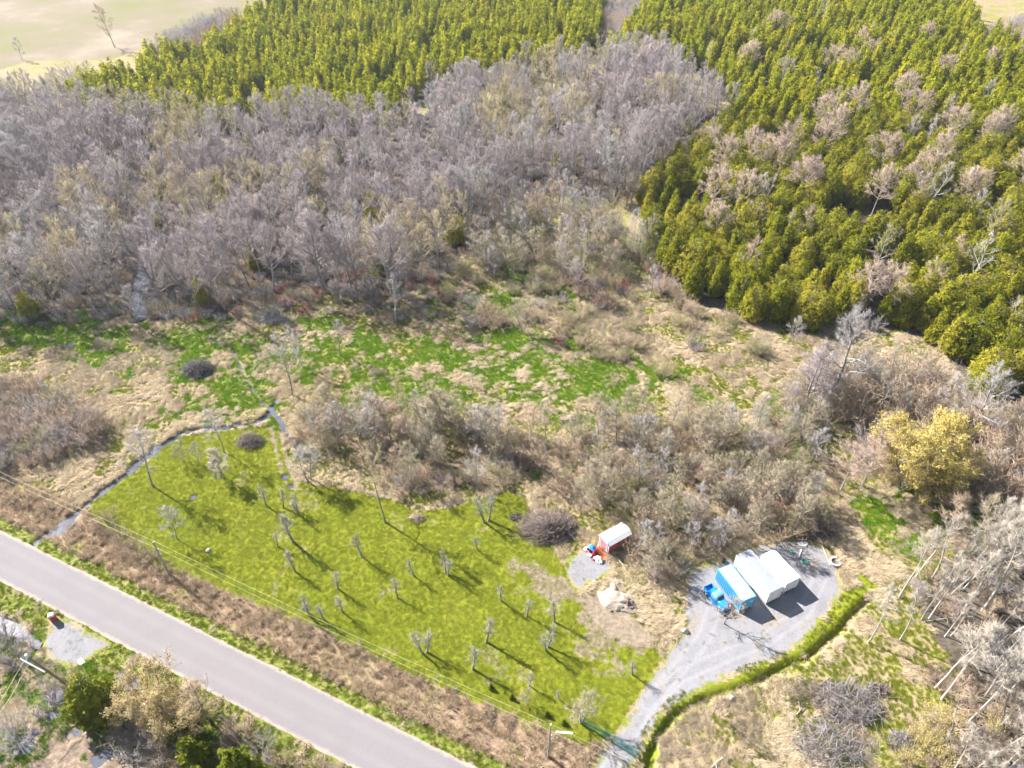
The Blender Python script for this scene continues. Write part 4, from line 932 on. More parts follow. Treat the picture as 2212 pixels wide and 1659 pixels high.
cnt['meadow'] = wood_stand(x, y, [('shrub_bud', 0.34), ('shrub_grey', 0.22), ('shrub_brown', 0.26), ('shrub_red', 0.05), ('thin', 0.13)], (1.6, 4.4), 'meadow_shrub', l_shrub(lambda x, y: 'in the rough meadow near the woods' if x < 8 else ('in the rough meadow below the cedars' if x > 35 else 'in the middle of the rough meadow'), 2.2, 3.0), 'shrub', 'shrubs of the rough meadow', 250, 'meadow_shrubs', 'meadow shrubs', 32)
x, y = scatter(GP([(820,560),(960,600),(1010,660),(900,700),(720,680),(640,690),(560,690),(420,700),(300,700),(300,670),(540,640),(690,620)]), 4.0, seed=10)
cnt['edge'] = wood_stand(x, y, [('shrub_grey', 0.55), ('shrub_brown', 0.15), ('shrub_red', 0.2), ('shrub_bud', 0.1)], (1.5, 3.2), 'woods_edge_shrub', l_shrub(lambda x, y: 'along the woods edge left of the forked tree' if x < -40 else 'along the woods edge toward the meadow', 1.9, 2.5), 'shrub', 'shrubs along the woods edge', 200, 'edge_shrubs', 'edge shrubs', 33)
x, y = scatter(GP([(1080,480),(1200,415),(1385,430),(1400,545),(1320,600),(1180,620),(1030,600),(1000,570)]), 4.0, 0.8, seed=12); k = fbm(x, y, 9, 68) > 0.38; x, y = x[k], y[k]
cnt['mid'] = wood_stand(x, y, [('wood', 0.35), ('thin', 0.65)], (6, 12), 'slender_tree', lambda kd, w, x, y, h: '%s %s bare tree in the open end of the woods' % (size_word(h, 8, 10), ('broad' if kd == 'wood' else 'slender')), 'tree', 'trees at the open end of the woods', 120, 'mid_woods', 'mid woods', 34)
# roadside brush strip and lower right rough
ROADSHRUB = [(160,1150,1.6),(230,1130,2.8),(255,1155,2.0),(275,1180,2.4),(300,1195,2.8),(265,1195,1.8),(320,1210,2.0),(345,1225,1.6),(365,1235,1.8),(390,1245,1.6),(420,1262,1.6),(450,1280,1.4),(60,1085,2.0),(25,1075,2.2),(100,1100,1.8),
  (600,1325,1.2),(640,1345,1.2),(700,1375,1.2),(770,1400,1.2),(840,1440,1.1),(900,1470,1.1),(980,1500,1.1),(1050,1530,1.1)]
for i, (u, v, h) in enumerate(ROADSHRUB):
    plant_at('shrub_grey' if i == 4 else 'shrub_brown', u, v, h, 'roadside_shrub', 'brown dead brush clump between the road and the lawn', 'shrub', group='brush clumps along the road')
YB = [(2010,1545,2.6),(2030,1580,2.8),(2000,1610,2.4),(1960,1640,2.0),(2055,1560,2.4),(2145,1570,2.6),(1985,1590,2.6),(2035,1640,2.4)]
for (u, v, h) in YB: plant_at('shrub_yellow', u, v, h, 'yellow_shrub', 'yellow budding bush in the lower right rough', 'shrub', group='yellow bushes of the lower right')
x, y = scatter(GP([(1960,1420),(2050,1400),(2212,1480),(2230,1680),(1900,1690),(1960,1580),(2000,1500)]), 2.7, seed=13)
k = in_view(x, y, 3) & (fbm(x, y, 6, 71) > 0.38); x, y = x[k], y[k]
cnt['rough'] = wood_stand(x, y, [('shrub_brown', 0.75), ('shrub_grey', 0.25)], (1.0, 2.2), 'rough_shrub', l_shrub('under the pale trunks', 1.4, 1.8), 'shrub', 'brown brush under the pale trunks', 200, 'rough_brush', 'rough brush', 35)
x, y = scatter(RIGHTW, 3.0, 0.7, seed=14); k = in_view(x, y, 3) & (fbm(x, y, 7, 72) > 0.42); x, y = x[k], y[k]
cnt['rough2'] = wood_stand(x, y, [('shrub_brown', 0.5), ('shrub_grey', 0.5)], (1.2, 2.6), 'rough_shrub', l_shrub('among the trees at the right border', 1.7, 2.1), 'shrub', 'brush among the right border trees', 200, 'rough_brush', 'rough brush', 36)
print('COUNTS', cnt)

# ------------------------------------------------------------------ grasses
def tuft(seed, n, r, h, w, droop=0.5, comb=None):
    rng = np.random.default_rng(seed); a = rng.uniform(0, 6.283, n); k = np.sqrt(rng.uniform(0, 1, n))*r
    B = np.column_stack((k*np.cos(a), k*np.sin(a), np.full(n, -0.04)))
    d = rng.uniform(0, 6.283, n) if comb is None else comb+rng.normal(size=n)*0.5
    L = rng.uniform(0.6, 1.15, n)*h; lean = rng.uniform(0.2, 1.0, n)*droop
    D = np.column_stack((np.cos(d), np.sin(d), np.zeros(n))); S = np.column_stack((-np.sin(d), np.cos(d), np.zeros(n)))
    M1 = B+D*(L*lean*0.45)[:, None]; M1[:, 2] += L*0.62*(1-0.25*lean)
    T1 = B+D*(L*lean*1.15)[:, None]; T1[:, 2] += L*(1-0.55*lean)
    V = np.stack((B-S*w, B+S*w, M1+S*w*0.8, M1-S*w*0.8, T1), axis=1).reshape(-1, 3)
    o = np.arange(n)*5
    F4 = np.column_stack((o, o+1, o+2, o+3)); F3 = np.column_stack((o+3, o+2, o+4))
    return V, F4, F3
def tuft_mesh(name, m, *a, **k):
    V, F4, F3 = tuft(*a, **k)
    return npmesh(name, V, np.concatenate((F4.ravel(), F3.ravel())), np.concatenate((np.full(len(F4), 4), np.full(len(F3), 3))), [m])
def free(x, y, grow=0.15):
    s = road_s(x, y)
    return (np.maximum(s, -ROAD_W-s) > 0.05) & (sdf(x, y, GRAVEL) > grow) & (sdf(x, y, PAD) > grow) & (sdf(x, y, TURNOUT) > grow) & (pools(x, y) < 0.2)
def field(n, x0, x1, y0, y1, seed):
    r = np.random.default_rng(seed); x = r.uniform(x0, x1, n); y = r.uniform(y0, y1, n); k = in_view(x, y, 0.5, 10, 5); return x[k], y[k], r
def lay(name, label, coll, x, y, smin, smax, r, nv, rot=None, zoff=0.0):
    s = r.uniform(smin, smax, len(x)); mass(name, label, 'grass', coll, np.column_stack((x, y, hgt(x, y)+zoff)), s, r.integers(0, nv, len(x)), rot=rot)
c_lawn = source('lawn_tuft', [tuft_mesh('lawn_tuft', 'grass_lawn', 500+i, 46, 0.30, 0.13, 0.016, 0.9) for i in range(4)])
x, y, r = field(150000, -75, 30, 36, 104, 51); k = (sdf(x, y, LAWN) < 0.1) & free(x, y); x, y = x[k], y[k]
k = masks(x, y)['dirt'] < 0.60+0.9*(r.uniform(size=len(x))-0.5); x, y = x[k], y[k]
lay('lawn_grass', 'short yellow-green grass covering the lawn', c_lawn, x, y, 0.5, 1.1, r, 4); cnt['lawn_tufts'] = len(x)
c_dry = source('dry_tuft', [tuft_mesh('dry_tuft', 'grass_dry', 520+i, 42, 0.30, 0.55, 0.018, 1.3, comb=0.0) for i in range(4)])
c_lush = source('lush_tuft', [tuft_mesh('lush_tuft', 'grass_lush', 540+i, 44, 0.34, 0.34, 0.018, 1.0) for i in range(4)])
c_bank = source('bank_tuft', [tuft_mesh('bank_tuft', 'grass_bank', 545+i, 44, 0.34, 0.40, 0.018, 1.0) for i in range(4)])
c_ditch = source('ditch_tuft', [tuft_mesh('ditch_tuft', 'grass_ditch', 547+i, 40, 0.36, 0.34, 0.018, 1.1) for i in range(4)])
c_reed = source('reed_tuft', [tuft_mesh('reed_tuft', 'reed', 550+i, 36, 0.30, 0.95, 0.016, 0.75) for i in range(4)])
x, y, r = field(195000, -125, 110, 34, 165, 52); k = (sdf(x, y, LAWN) > 0.2) & free(x, y, 0.4); x, y = x[k], y[k]
mm = masks(x, y); g = np.maximum(mm['lush'], 0)
gfl = fbm(x, y, 3.4, 63) + 0.35*(fbm(x, y, 26, 65, 2)-0.47) + 0.04*(x > 25)*(y < 75)                                   # where the straw is mixed with new green
dry = ((g < 0.45) | ((r.uniform(size=len(x)) < 0.5) & (fbm(x, y, 2.4, 67) < 0.47) & (np.abs(road_s(x, y)-0.9) > 2))) & (mm['wood'] < 0.6) & (mm['mud'] < 0.5) & (mm['dirt'] < 0.5) & (mm['bank'] < 0.5) & (gfl < 0.56+0.2*(r.uniform(size=len(x))-0.5))
s_ = road_s(x, y); strip = (s_ > 1.8) & (s_ < 9.0)
swirl = fbm(x, y, 9, 64)*9.0 + (r.uniform(size=len(x))-0.5)*0.8
kd = dry & ~strip & (r.uniform(size=len(x)) < 0.85)
lay('dry_meadow_grass', 'straw-coloured dead grass lying over the rough meadow', c_dry, x[kd], y[kd], 0.6, 1.5, r, 4, rot=swirl[kd]); cnt['dry'] = int(kd.sum())
kl = (g > 0.42) & (mm['bank'] < 0.5) & ((r.uniform(size=len(x)) < 0.6+1.6*(fbm(x, y, 2.4, 67)-0.30)) | (np.abs(s_-0.9) < 2))
vg = kl & ((np.abs(s_-0.9) < 2) | (np.abs(s_+ROAD_W+1.5) < 2)); kl = kl & ~vg
lay('verge_grass', 'green grass verges along the road', c_ditch, x[vg], y[vg], 0.35, 0.9, r, 4)
lay('lush_grass', 'bright green new grass in the wet hollows and verges', c_lush, x[kl], y[kl], 0.6, 1.3, r, 4); cnt['lush'] = int(kl.sum())
km = ~kl & ~vg & ~dry & (mm['wood'] < 0.6) & ~strip & (mm['bank'] < 0.5) & (mm['dirt'] < 0.6) & (mm['mud'] < 0.5)
lay('meadow_green_grass', 'yellow-green new grass coming through the dead meadow grass', c_bank, x[km], y[km], 0.4, 0.95, r, 4); cnt['green'] = int(km.sum())
x, y, r = field(30000, -105, 30, 34, 100, 53); s_ = road_s(x, y); k = (s_ > 1.7) & (s_ < 9.2) & (sdf(x, y, LAWN) > 0.1) & free(x, y, 0.4); x, y = x[k], y[k]
lay('roadside_reeds', 'brown dead reeds filling the roadside ditch', c_reed, x, y, 0.6, 1.25, r, 4); cnt['reed'] = len(x)
x, y, r = field(60000, 10, 62, 34, 80, 54); bn = fbm(x, y, 2.6, 95); k = (dline(x, y, BANK)+(fbm(x, y, 3.1, 96)-0.5)*2.4 < 1.15) & (sdf(x, y, GRAVEL) > -0.8) & (r.uniform(size=len(x)) < 1.1*(bn-0.36)); x, y = x[k], y[k]
lay('bank_grass', 'thick green grass on the bank along the driveway', c_ditch, x, y, 0.25, 0.85, r, 4); cnt['bank'] = len(x)
x, y, r = field(26000, -78, 52, 34, 78, 57); d = np.minimum(np.minimum(sdf(x, y, GRAVEL), sdf(x, y, PAD)), sdf(x, y, TURNOUT)); k = (d < 0.5) & (fbm(x, y, 1.5, 97) > 0.585-0.09*sst(-1.6, 0.2, d)) & (r.uniform(size=len(x)) < 0.6); x, y = x[k], y[k]
lay('gravel_weeds', 'scattered weeds growing on the gravel', c_lawn, x, y, 0.35, 0.9, r, 4, zoff=0.02)
# brush and litter on the woodland floor
c_lit = source('floor_brush', [join_proto(p, 'floor_brush') for p in PR['shrub_grey'][:2]+PR['shrub_brown']])
x, y = scatter(WOODS, 3.2, seed=55); k = in_view(x, y, 3) & (y < 230) & (dline(x, y, STREAM2) > 2.5); x, y = x[k], y[k]
r = np.random.default_rng(56); mass('woodland_undergrowth', 'low bare undergrowth on the woodland floor', 'undergrowth', c_lit, np.column_stack((x, y, hgt(x, y))), r.uniform(0.5, 1.0, len(x)), r.integers(0, 4, len(x))); cnt['ug'] = len(x)
print('COUNTS', cnt)

# ------------------------------------------------------------------ container, trailers, truck, shed
R = math.radians
def rot2(yaw, x, y): return (x*math.cos(yaw)-y*math.sin(yaw), x*math.sin(yaw)+y*math.cos(yaw))
def corrugated(mb, L, H, x0, z0, y, sgn, pitch=0.36, depth=0.075):
    """trapezoid-ribbed upright sheet along x"""
    n = int(round(L/pitch)); p = L/n; prof = []
    for i in range(n):
        a = x0+i*p; prof += [(a, 0), (a+0.3*p, 0), (a+0.45*p, depth), (a+0.85*p, depth)]
    prof.append((x0+L, 0)); b = len(mb.v)
    for (px, d) in prof: mb.v += [(px, y+sgn*d, z0), (px, y+sgn*d, z0+H)]
    for i in range(len(prof)-1):
        q = b+2*i; mb.f.append((q, q+2, q+3, q+1) if sgn < 0 else (q, q+1, q+3, q+2))
def shipping_container():
    yaw = R(-67.0); L, W, Hc, z0 = 6.06, 2.44, 2.50, 0.26
    g = np.array((32.72, 60.35)); cx, cy = rot2(yaw, -L/2, W/2)
    e = empty('shipping_container', (g[0]+cx, g[1]+cy, 0.02), yaw, 'pale blue ribbed shipping container beside the old blue truck', 'container')
    b = MB(); b.box((0, 0, z0+Hc/2), (L-0.12, W-0.16, Hc-0.08)); b.build('inner_wall', 'container_blue', e)
    for s in (-1, 1):
        m = MB(); corrugated(m, L-0.24, Hc-0.24, -L/2+0.12, z0+0.12, s*(W/2-0.06), s); m.build('side_panel', 'container_blue', e)
        m = MB(); m.box((0, s*(W/2-0.05), z0+Hc-0.06), (L-0.2, 0.10, 0.12)); m.box((0, s*(W/2-0.05), z0+0.06), (L-0.2, 0.10, 0.12)); m.build('side_rail', 'container_blue', e)
        for t in (-1, 1):
            m = MB(); m.box((t*(L/2-0.08), s*(W/2-0.08), z0+Hc/2), (0.16, 0.16, Hc)); m.build('corner_post', 'container_blue', e, bevel=0.015)
    m = MB(); n = 16; p = (L-0.3)/n
    for i in range(n):
        m.box((-L/2+0.15+p*(i+0.5), 0, z0+Hc+0.005), (p*0.45, W-0.22, 0.075))
    m.box((0, 0, z0+Hc-0.04), (L-0.22, W-0.20, 0.05)); m.build('roof_panel', 'container_roof', e)
    m = MB(); m.box((-L/2+0.04, 0, z0+Hc/2), (0.06, W-0.32, Hc-0.1)); m.build('front_wall', 'container_blue', e)
    for s in (-1, 1):
        m = MB(); m.box((L/2-0.03, s*(W-0.34)/4, z0+Hc/2), (0.06, (W-0.34)/2-0.02, Hc-0.22)); d = m.build('door', 'container_blue', e, bevel=0.01)
        for q in (-0.28, 0.28):
            m = MB(); m.tube([(L/2+0.03, s*(W-0.34)/4+q, z0+0.1), (L/2+0.03, s*(W-0.34)/4+q, z0+Hc-0.1)], 0.025, 6); m.build('locking_bar', 'container_roof', d)
        m = MB(); m.box((L/2+0.006, s*(W-0.34)/4+0.1*s, z0+1.55), (0.012, 0.42, 0.30)); m.build('door_plate', 'trailer_white', d)
    for (x, y) in ((L/2-0.2, -W/2+0.15), (L/2-0.2, W/2-0.2), (-L/2+0.25, -W/2+0.2), (-L/2+0.25, W/2-0.2)):
        m = MB(); m.box((x, y, z0/2), (0.42, 0.30, z0)); m.build('support_block', 'concrete', e, bevel=0.02)
    return e
shipping_container()
def wheel(parent, x, y, z, r, w, side):
    m = MB(); m.ring((x, y, z), (0, 1, 0), r*0.56, r, w, 22); t = m.build('tyre', 'rubber', parent, bevel=0.03)
    m = MB(); m.disc((x, y+side*w*0.12, z), (0, 1, 0), r*0.57, w*0.5, 16); m.disc((x, y+side*w*0.40, z), (0, 1, 0), r*0.20, w*0.25, 10); m.build('rim', 'chrome', t)
def box_trailer(name, label, g, yaw, L, W, z0, z1, roofm, nose, text=False, swirl=False):
    cx, cy = rot2(yaw, -L/2, W/2); e = empty(name, (g[0]+cx, g[1]+cy, 0.02), yaw, label, 'trailer')
    Hb = z1-z0
    def sect(x, s=1.0, top=z1-0.05): 
        w = W/2*s; return [(x, -w, z0), (x, w, z0), (x, w, top), (x, -w, top)]
    m = MB()
    if nose: m.loft([sect(-L/2, 0.72, z1-0.22), sect(-L/2+0.12, 0.88, z1-0.10), sect(-L/2+0.35, 0.98), sect(-L/2+0.6), sect(L/2)])
    else: m.loft([sect(-L/2), sect(L/2)])
    m.build('box_body', 'trailer_white', e, bevel=0.02)
    m = MB(); a = -L/2+(0.45 if nose else 0); n = 9
    prof = [(-W/2+0.01, z1-0.045), (W/2-0.01, z1-0.045), (W/2-0.06, z1-0.005), (0, z1+0.035), (-W/2+0.06, z1-0.005)]
    m.loft([[(a, y, z) for y, z in prof], [(L/2-0.005, y, z) for y, z in prof]]); m.build('roof', roofm, e)
    for s in (-1, 1):
        m = MB(); m.box((a/2+L/4, s*(W/2+0.012), z1-0.10), (L/2-a, 0.025, 0.10)); m.build('roof_rail', 'trailer_white', e)
        m = MB(); m.box((0, s*(W/2+0.012), z0+0.06), (L-0.3 if not nose else L-1.3, 0.025, 0.12)); m.build('floor_rail', 'chrome', e)
        for i in range(int(L/0.61)+1):
            x = -L/2+0.62+i*0.61
            if x < L/2-0.1: m = MB(); m.box((x, s*(W/2+0.004), (z0+z1)/2), (0.035, 0.010, Hb-0.35)); m.build('seam_strip', 'trailer_white', e)
    for s in (-1, 1):
        m = MB(); m.box((L/2+0.02, s*W/4, (z0+z1)/2), (0.045, W/2-0.06, Hb-0.16)); d = m.build('rear_door', 'trailer_white', e, bevel=0.012)
        m = MB(); m.tube([(L/2+0.065, s*W/4, z0+0.12), (L/2+0.065, s*W/4, z1-0.15)], 0.02, 6); m.build('door_bar', 'chrome', d)
        for zz in (z0+0.4, (z0+z1)/2, z1-0.4):
            m = MB(); m.box((L/2+0.055, s*(W/2-0.10), zz), (0.03, 0.14, 0.06)); m.build('hinge', 'dark_steel', d)
    m = MB(); m.box((0, 0, z0-0.10), (L-0.2, 0.9, 0.16)); m.build('chassis', 'dark_steel', e)
    for x in (0.9, 1.75):
        for s in (-1, 1): wheel(e, x, s*(W/2-0.22), 0.40, 0.40, 0.24, s)
    m = MB(); m.tube([(-L/2-0.8, 0, 0.42), (-L/2+0.1, 0.4, z0-0.05)], 0.05, 6); m.tube([(-L/2-0.8, 0, 0.42), (-L/2+0.1, -0.4, z0-0.05)], 0.05, 6); m.build('drawbar', 'dark_steel', e)
    for s in (-1, 1): m = MB(); m.box((L/2-0.1, s*(W/2-0.2), z0/2), (0.14, 0.14, z0)); m.build('landing_leg', 'concrete', e)
    if text:
        c = bpy.data.curves.new('lettering', 'FONT'); c.body = '001'; c.size = 0.78; c.extrude = 0.004; c.space_character = 1.25
        tmp = bpy.data.objects.new('lettering', c); link(tmp); bpy.context.view_layer.update(); lm = bpy.data.meshes.new_from_object(tmp.evaluated_get(bpy.context.evaluated_depsgraph_get())); bpy.data.objects.remove(tmp)
        t = link(bpy.data.objects.new('lettering', lm)); lm.materials.clear(); lm.materials.append(M['lettering_dark']); t.parent = e; t.location = (-L/2+1.55, -W/2-0.016, z1-1.05); t.rotation_euler = (math.pi/2, 0, 0)
    if swirl:
        for (x, z, r0) in ((0.6, z0+1.0, 0.34), (1.5, z0+1.1, 0.55), (0.9, z0+1.35, 0.30), (2.1, z0+0.7, 0.42)):
            pts = [(x+r0*math.cos(t), -W/2-0.012, min(z1-0.2, z+r0*math.sin(t)*0.9)) for t in np.linspace(0.4, 5.4, 18)]
            m = MB(); m.tube(pts, 0.022, 4); m.build('swirl_mark', 'swirl_grey', e)
    return e
box_trailer('box_trailer', 'long white box trailer with grey roof beside the blue container', (36.88, 61.62), R(-64.0), 7.4, 2.62, 0.42, 2.95, 'trailer_roof_grey', False, True, True)
box_trailer('box_trailer', 'shorter all-white box trailer with rounded nose beyond the grey-roofed one', (39.85, 63.35), R(-63.5), 5.7, 2.62, 0.48, 2.72, 'trailer_roof_white', True)

def vintage_truck():
    e = empty('vintage_truck', (29.95, 62.25, 0.02), R(-63.0), 'old bright blue pickup truck with chrome grille beside the container', 'truck')
    def ring_y(x, hw, z0, z1, r=0.18, k=4):
        pts = [(x, -hw, z0), (x, hw, z0)]
        for i in range(k+1): t = math.pi/2*i/k; pts.append((x, hw-r+r*math.cos(t), z1-r+r*math.sin(t)))
        for i in range(k+1): t = math.pi/2*i/k; pts.append((x, -hw+r-r*math.sin(t), z1-r+r*math.cos(t)))
        return pts
    m = MB(); m.loft([ring_y(0.55, 0.66, 0.55, 1.38, 0.22), ring_y(1.0, 0.62, 0.55, 1.40, 0.28), ring_y(1.6, 0.52, 0.55, 1.36, 0.30), ring_y(2.0, 0.42, 0.55, 1.24, 0.30), ring_y(2.12, 0.36, 0.60, 1.10, 0.28)])
    hood = m.build('hood', 'truck_blue', e, smooth=True)
    m = MB(); m.loft([ring_y(-0.75, 0.70, 0.50, 1.55, 0.3), ring_y(-0.60, 0.76, 0.50, 1.86, 0.3), ring_y(-0.05, 0.77, 0.50, 1.92, 0.32), ring_y(0.35, 0.74, 0.50, 1.84, 0.3), ring_y(0.62, 0.70, 0.50, 1.38, 0.2)]); m.build('cab', 'truck_pale', e, smooth=True)
    def pane(name, pts):
        m = MB(); m.v = list(pts); m.f = [tuple(range(len(pts)))]; return m.build(name, 'glass_dark', e)
    pane('windscreen', [(0.635, -0.56, 1.42), (0.635, 0.56, 1.42), (0.42, 0.52, 1.76), (0.42, -0.52, 1.76)])
    for s in (-1, 1): pane('side_window', [(-0.45, s*0.785, 1.35), (0.40, s*0.765, 1.35), (0.28, s*0.70, 1.70), (-0.40, s*0.72, 1.70)])
    bed = MB()
    for s in (-1, 1): bed.box((-1.55, s*0.66, 0.86), (1.55, 0.07, 0.56))
    bed.box((-2.30, 0, 0.86), (0.07, 1.39, 0.56)); bed.box((-0.80, 0, 0.86), (0.06, 1.39, 0.56)); bed.box((-1.55, 0, 0.62), (1.5, 1.3, 0.06)); bed.build('cargo_bed', 'truck_blue', e, bevel=0.02)
    for x, r in ((1.45, 0.40), (-1.55, 0.42)):
        for s in (-1, 1):
            m = MB(); secs = []
            for i in range(11):
                t = math.pi*(i/10.0)*1.06-0.1; rr = r+0.10; cx, cz = x+rr*1.12*math.cos(t), 0.42+rr*math.sin(t)
                secs.append([(cx, s*0.60, cz-0.02), (cx, s*0.62, cz+0.03), (cx*1.0, s*0.80, cz+0.02), (cx, s*0.93, cz-0.06), (cx, s*0.92, cz-0.10)])
            m.loft(secs); m.build('fender', 'truck_blue', e, smooth=True)
            wheel(e, x, s*0.78, 0.39, 0.39, 0.20, s)
            m = MB(); m.box((-0.05, s*0.82, 0.45), (1.7, 0.20, 0.04))
            if x > 0: m.build('running_board', 'truck_blue', e)
    g = MB(); g.box((2.15, 0, 0.88), (0.04, 0.66, 0.60)); gr = g.build('grille', 'dark_steel', e)
    for i in range(6): m = MB(); m.box((2.19, 0, 0.64+0.10*i), (0.05, 0.62, 0.045)); m.build('grille_bar', 'chrome', gr)
    for s in (-1, 1):
        m = MB(); m.disc((1.95, s*0.62, 1.02), (1, 0, 0), 0.13, 0.20, 14); m.build('headlight', 'chrome', e)
        m = MB(); m.tube([(2.2, s*0.5, 0.5), (2.45, s*0.5, 0.5)], 0.03, 6); m.build('bumper_bracket', 'dark_steel', e)
    m = MB(); m.tube([(2.42, -0.85, 0.5), (2.48, 0, 0.5), (2.42, 0.85, 0.5)], 0.06, 6); m.build('bumper', 'chrome', e)
    m = MB(); m.tube([(2.45, 0.45, 0.52), (2.50, 0.45, 0.95), (2.50, 1.0, 0.95), (2.45, 1.0, 0.52)], 0.03, 6); m.build('bumper_guard', 'chrome', e)
    m = MB(); m.box((-0.1, 0, 0.42), (4.3, 0.8, 0.14)); m.build('chassis', 'dark_steel', e)
vintage_truck()

def shed():
    yaw = R(33.0); W, D, hw, hr = 2.35, 4.25, 2.02, 2.48      # local: x = depth, y = left
    fl, fr = np.array((13.62, 72.62)), np.array((14.90, 70.72)); mid = (fl+fr)/2
    cx, cy = rot2(yaw, D/2, 0); e = empty('garden_shed', (mid[0]+cx, mid[1]+cy, 0.02), yaw, 'small red shed with white trim and white roof behind the toys', 'shed')
    t = 0.09
    for s in (-1, 1):
        m = MB(); m.box((0, s*(W/2-t/2), 0.12+(hw-0.12)/2), (D-2*t, t, hw-0.12)); wl_ = m.build('side_wall', 'shed_red', e)
        for i in range(14): m = MB(); m.box((-D/2+0.3+i*0.28, s*(W/2+0.006), 0.12+(hw-0.12)/2), (0.03, 0.02, hw-0.2)); m.build('batten', 'shed_red', wl_)
    for s in (-1, 1):
        m = MB(); x = s*(D/2-t/2)
        prof = [(-W/2, 0.12), (W/2, 0.12), (W/2, hw), (W*0.30, hw+0.30), (0, hr-0.02), (-W*0.30, hw+0.30), (-W/2, hw)]
        m.loft([[(x-t/2, y, z) for y, z in prof], [(x+t/2, y, z) for y, z in prof]]); m.build('front_wall' if s < 0 else 'back_wall', 'shed_red', e)
    prof = [(-W/2-0.16, hw-0.06), (-W*0.30, hw+0.36), (0, hr+0.06), (W*0.30, hw+0.36), (W/2+0.16, hw-0.06)]
    for i in range(4):
        m = MB(); (y0, z0), (y1, z1) = prof[i], prof[i+1]
        m.loft([[(x, y0, z0), (x, y1, z1), (x, y1, z1+0.05), (x, y0, z0+0.05)] for x in (-D/2-0.15, D/2+0.15)]); m.build('roof_panel', 'white_paint', e)
    for s in (-1, 1):
        for q in (-1, 1):
            m = MB(); m.box((s*(D/2+0.012), q*(W/2-0.07), hw/2+0.06), (0.03, 0.15, hw-0.12)); m.build('corner_trim', 'white_paint', e)
    m = MB(); m.box((-D/2-0.015, 0, 1.06), (0.04, 1.50, 1.85)); d = m.build('door', 'play_pink', e)
    for yy in (-0.78, 0.78): m = MB(); m.box((-D/2-0.03, yy, 1.06), (0.05, 0.10, 1.9)); m.build('door_trim', 'white_paint', e)
    m = MB(); m.box((-D/2-0.03, 0, 2.03), (0.05, 1.66, 0.10)); m.build('door_trim', 'white_paint', e)
    m = MB(); m.box((-D/2-0.06, 0.55, 1.05), (0.04, 0.04, 0.18)); m.build('handle', 'dark_steel', d)
    for i in range(3): m = MB(); m.box((-D/2-0.22-0.17*i, 0.0, 0.09), (0.14, 2.2, 0.06)); m.build('step_board', 'pale_wood', e)
    m = MB(); m.box((0, 0, 0.06), (D-0.1, W-0.1, 0.12)); m.build('floor', 'grey_wood', e)
    for i in range(3): m = MB(); m.box((0.6+0.35*i, -W/2-0.04, 1.0), (0.06, 0.05, 1.7), Matrix.Rotation(0.25, 3, 'Y')); m.build('leaning_board', 'play_orange', e)
shed()
def at0(x, y, dz=0.0): return (x, y, h1(x, y)+dz)
# play things by the shed
e = empty('play_set', at0(12.35, 71.0, 0.02), R(-40), 'red and pink plastic play set with blue top beside the shed', 'playset')
for (c, d, mt, nm) in (((0, 0, 0.35), (1.2, 1.0, 0.08), 'play_red', 'platform'), ((-0.62, 0, 0.55), (0.08, 1.05, 1.1), 'play_pink', 'end_panel'), ((0.62, 0, 0.60), (0.08, 1.05, 1.2), 'play_red', 'end_panel'),
                       ((0, 0.52, 0.55), (1.2, 0.08, 1.0), 'play_red', 'back_panel'), ((-0.95, -0.2, 0.3), (0.5, 0.7, 0.10), 'tarp_white', 'step'), ((-0.3, -0.55, 0.35), (0.45, 0.08, 0.7), 'play_pink', 'front_panel'), ((0.15, -0.8, 0.2), (0.6, 0.45, 0.35), 'tarp_white', 'seat')):
    m = MB(); m.box(c, d); m.build(nm, mt, e, bevel=0.03)
m = MB(); m.loft([[(-0.6, -0.5, 1.15), (0.6, -0.5, 1.15), (0.6, 0.5, 1.15), (-0.6, 0.5, 1.15)], [(-0.15, -0.1, 1.5), (0.15, -0.1, 1.5), (0.15, 0.1, 1.5), (-0.15, 0.1, 1.5)]]); m.build('canopy', 'play_blue', e, bevel=0.03)
m = MB(); m.box((-0.35, -0.15, 1.22), (0.45, 0.6, 0.12)); m.build('canopy_panel', 'play_cyan', e, bevel=0.03)
for (x, y) in ((-0.55, -0.48), (0.55, -0.48), (-0.55, 0.48), (0.55, 0.48)): m = MB(); m.tube([(x, y, 0), (x, y, 1.15)], 0.05, 8); m.build('post', 'play_red', e)
e = empty('toy_slide', at0(13.85, 70.25, 0.02), R(-51.7), 'orange plastic slide lying in front of the shed', 'slide')
m = MB(); secs = []
for i in range(9):
    t = i/8.0; x = -1.05+2.1*t; z = 0.95*(1-t)**1.6+0.08
    secs.append([(x, -0.32, z+0.20), (x, -0.26, z), (x, 0.26, z), (x, 0.32, z+0.20), (x, 0.36, z+0.18), (x, 0.30, z-0.05), (x, -0.30, z-0.05), (x, -0.36, z+0.18)])
m.loft(secs); m.build('chute', 'play_orange', e, smooth=True)
m = MB(); m.tube([(-0.95, -0.28, 0), (-0.95, -0.28, 1.25), (-0.95, 0.28, 1.25), (-0.95, 0.28, 0)], 0.05, 6); m.build('ladder_frame', 'play_red', e)
for i in range(3): m = MB(); m.tube([(-0.98, -0.28, 0.25+0.3*i), (-0.98, 0.28, 0.25+0.3*i)], 0.03, 6); m.build('rung', 'play_red', e)
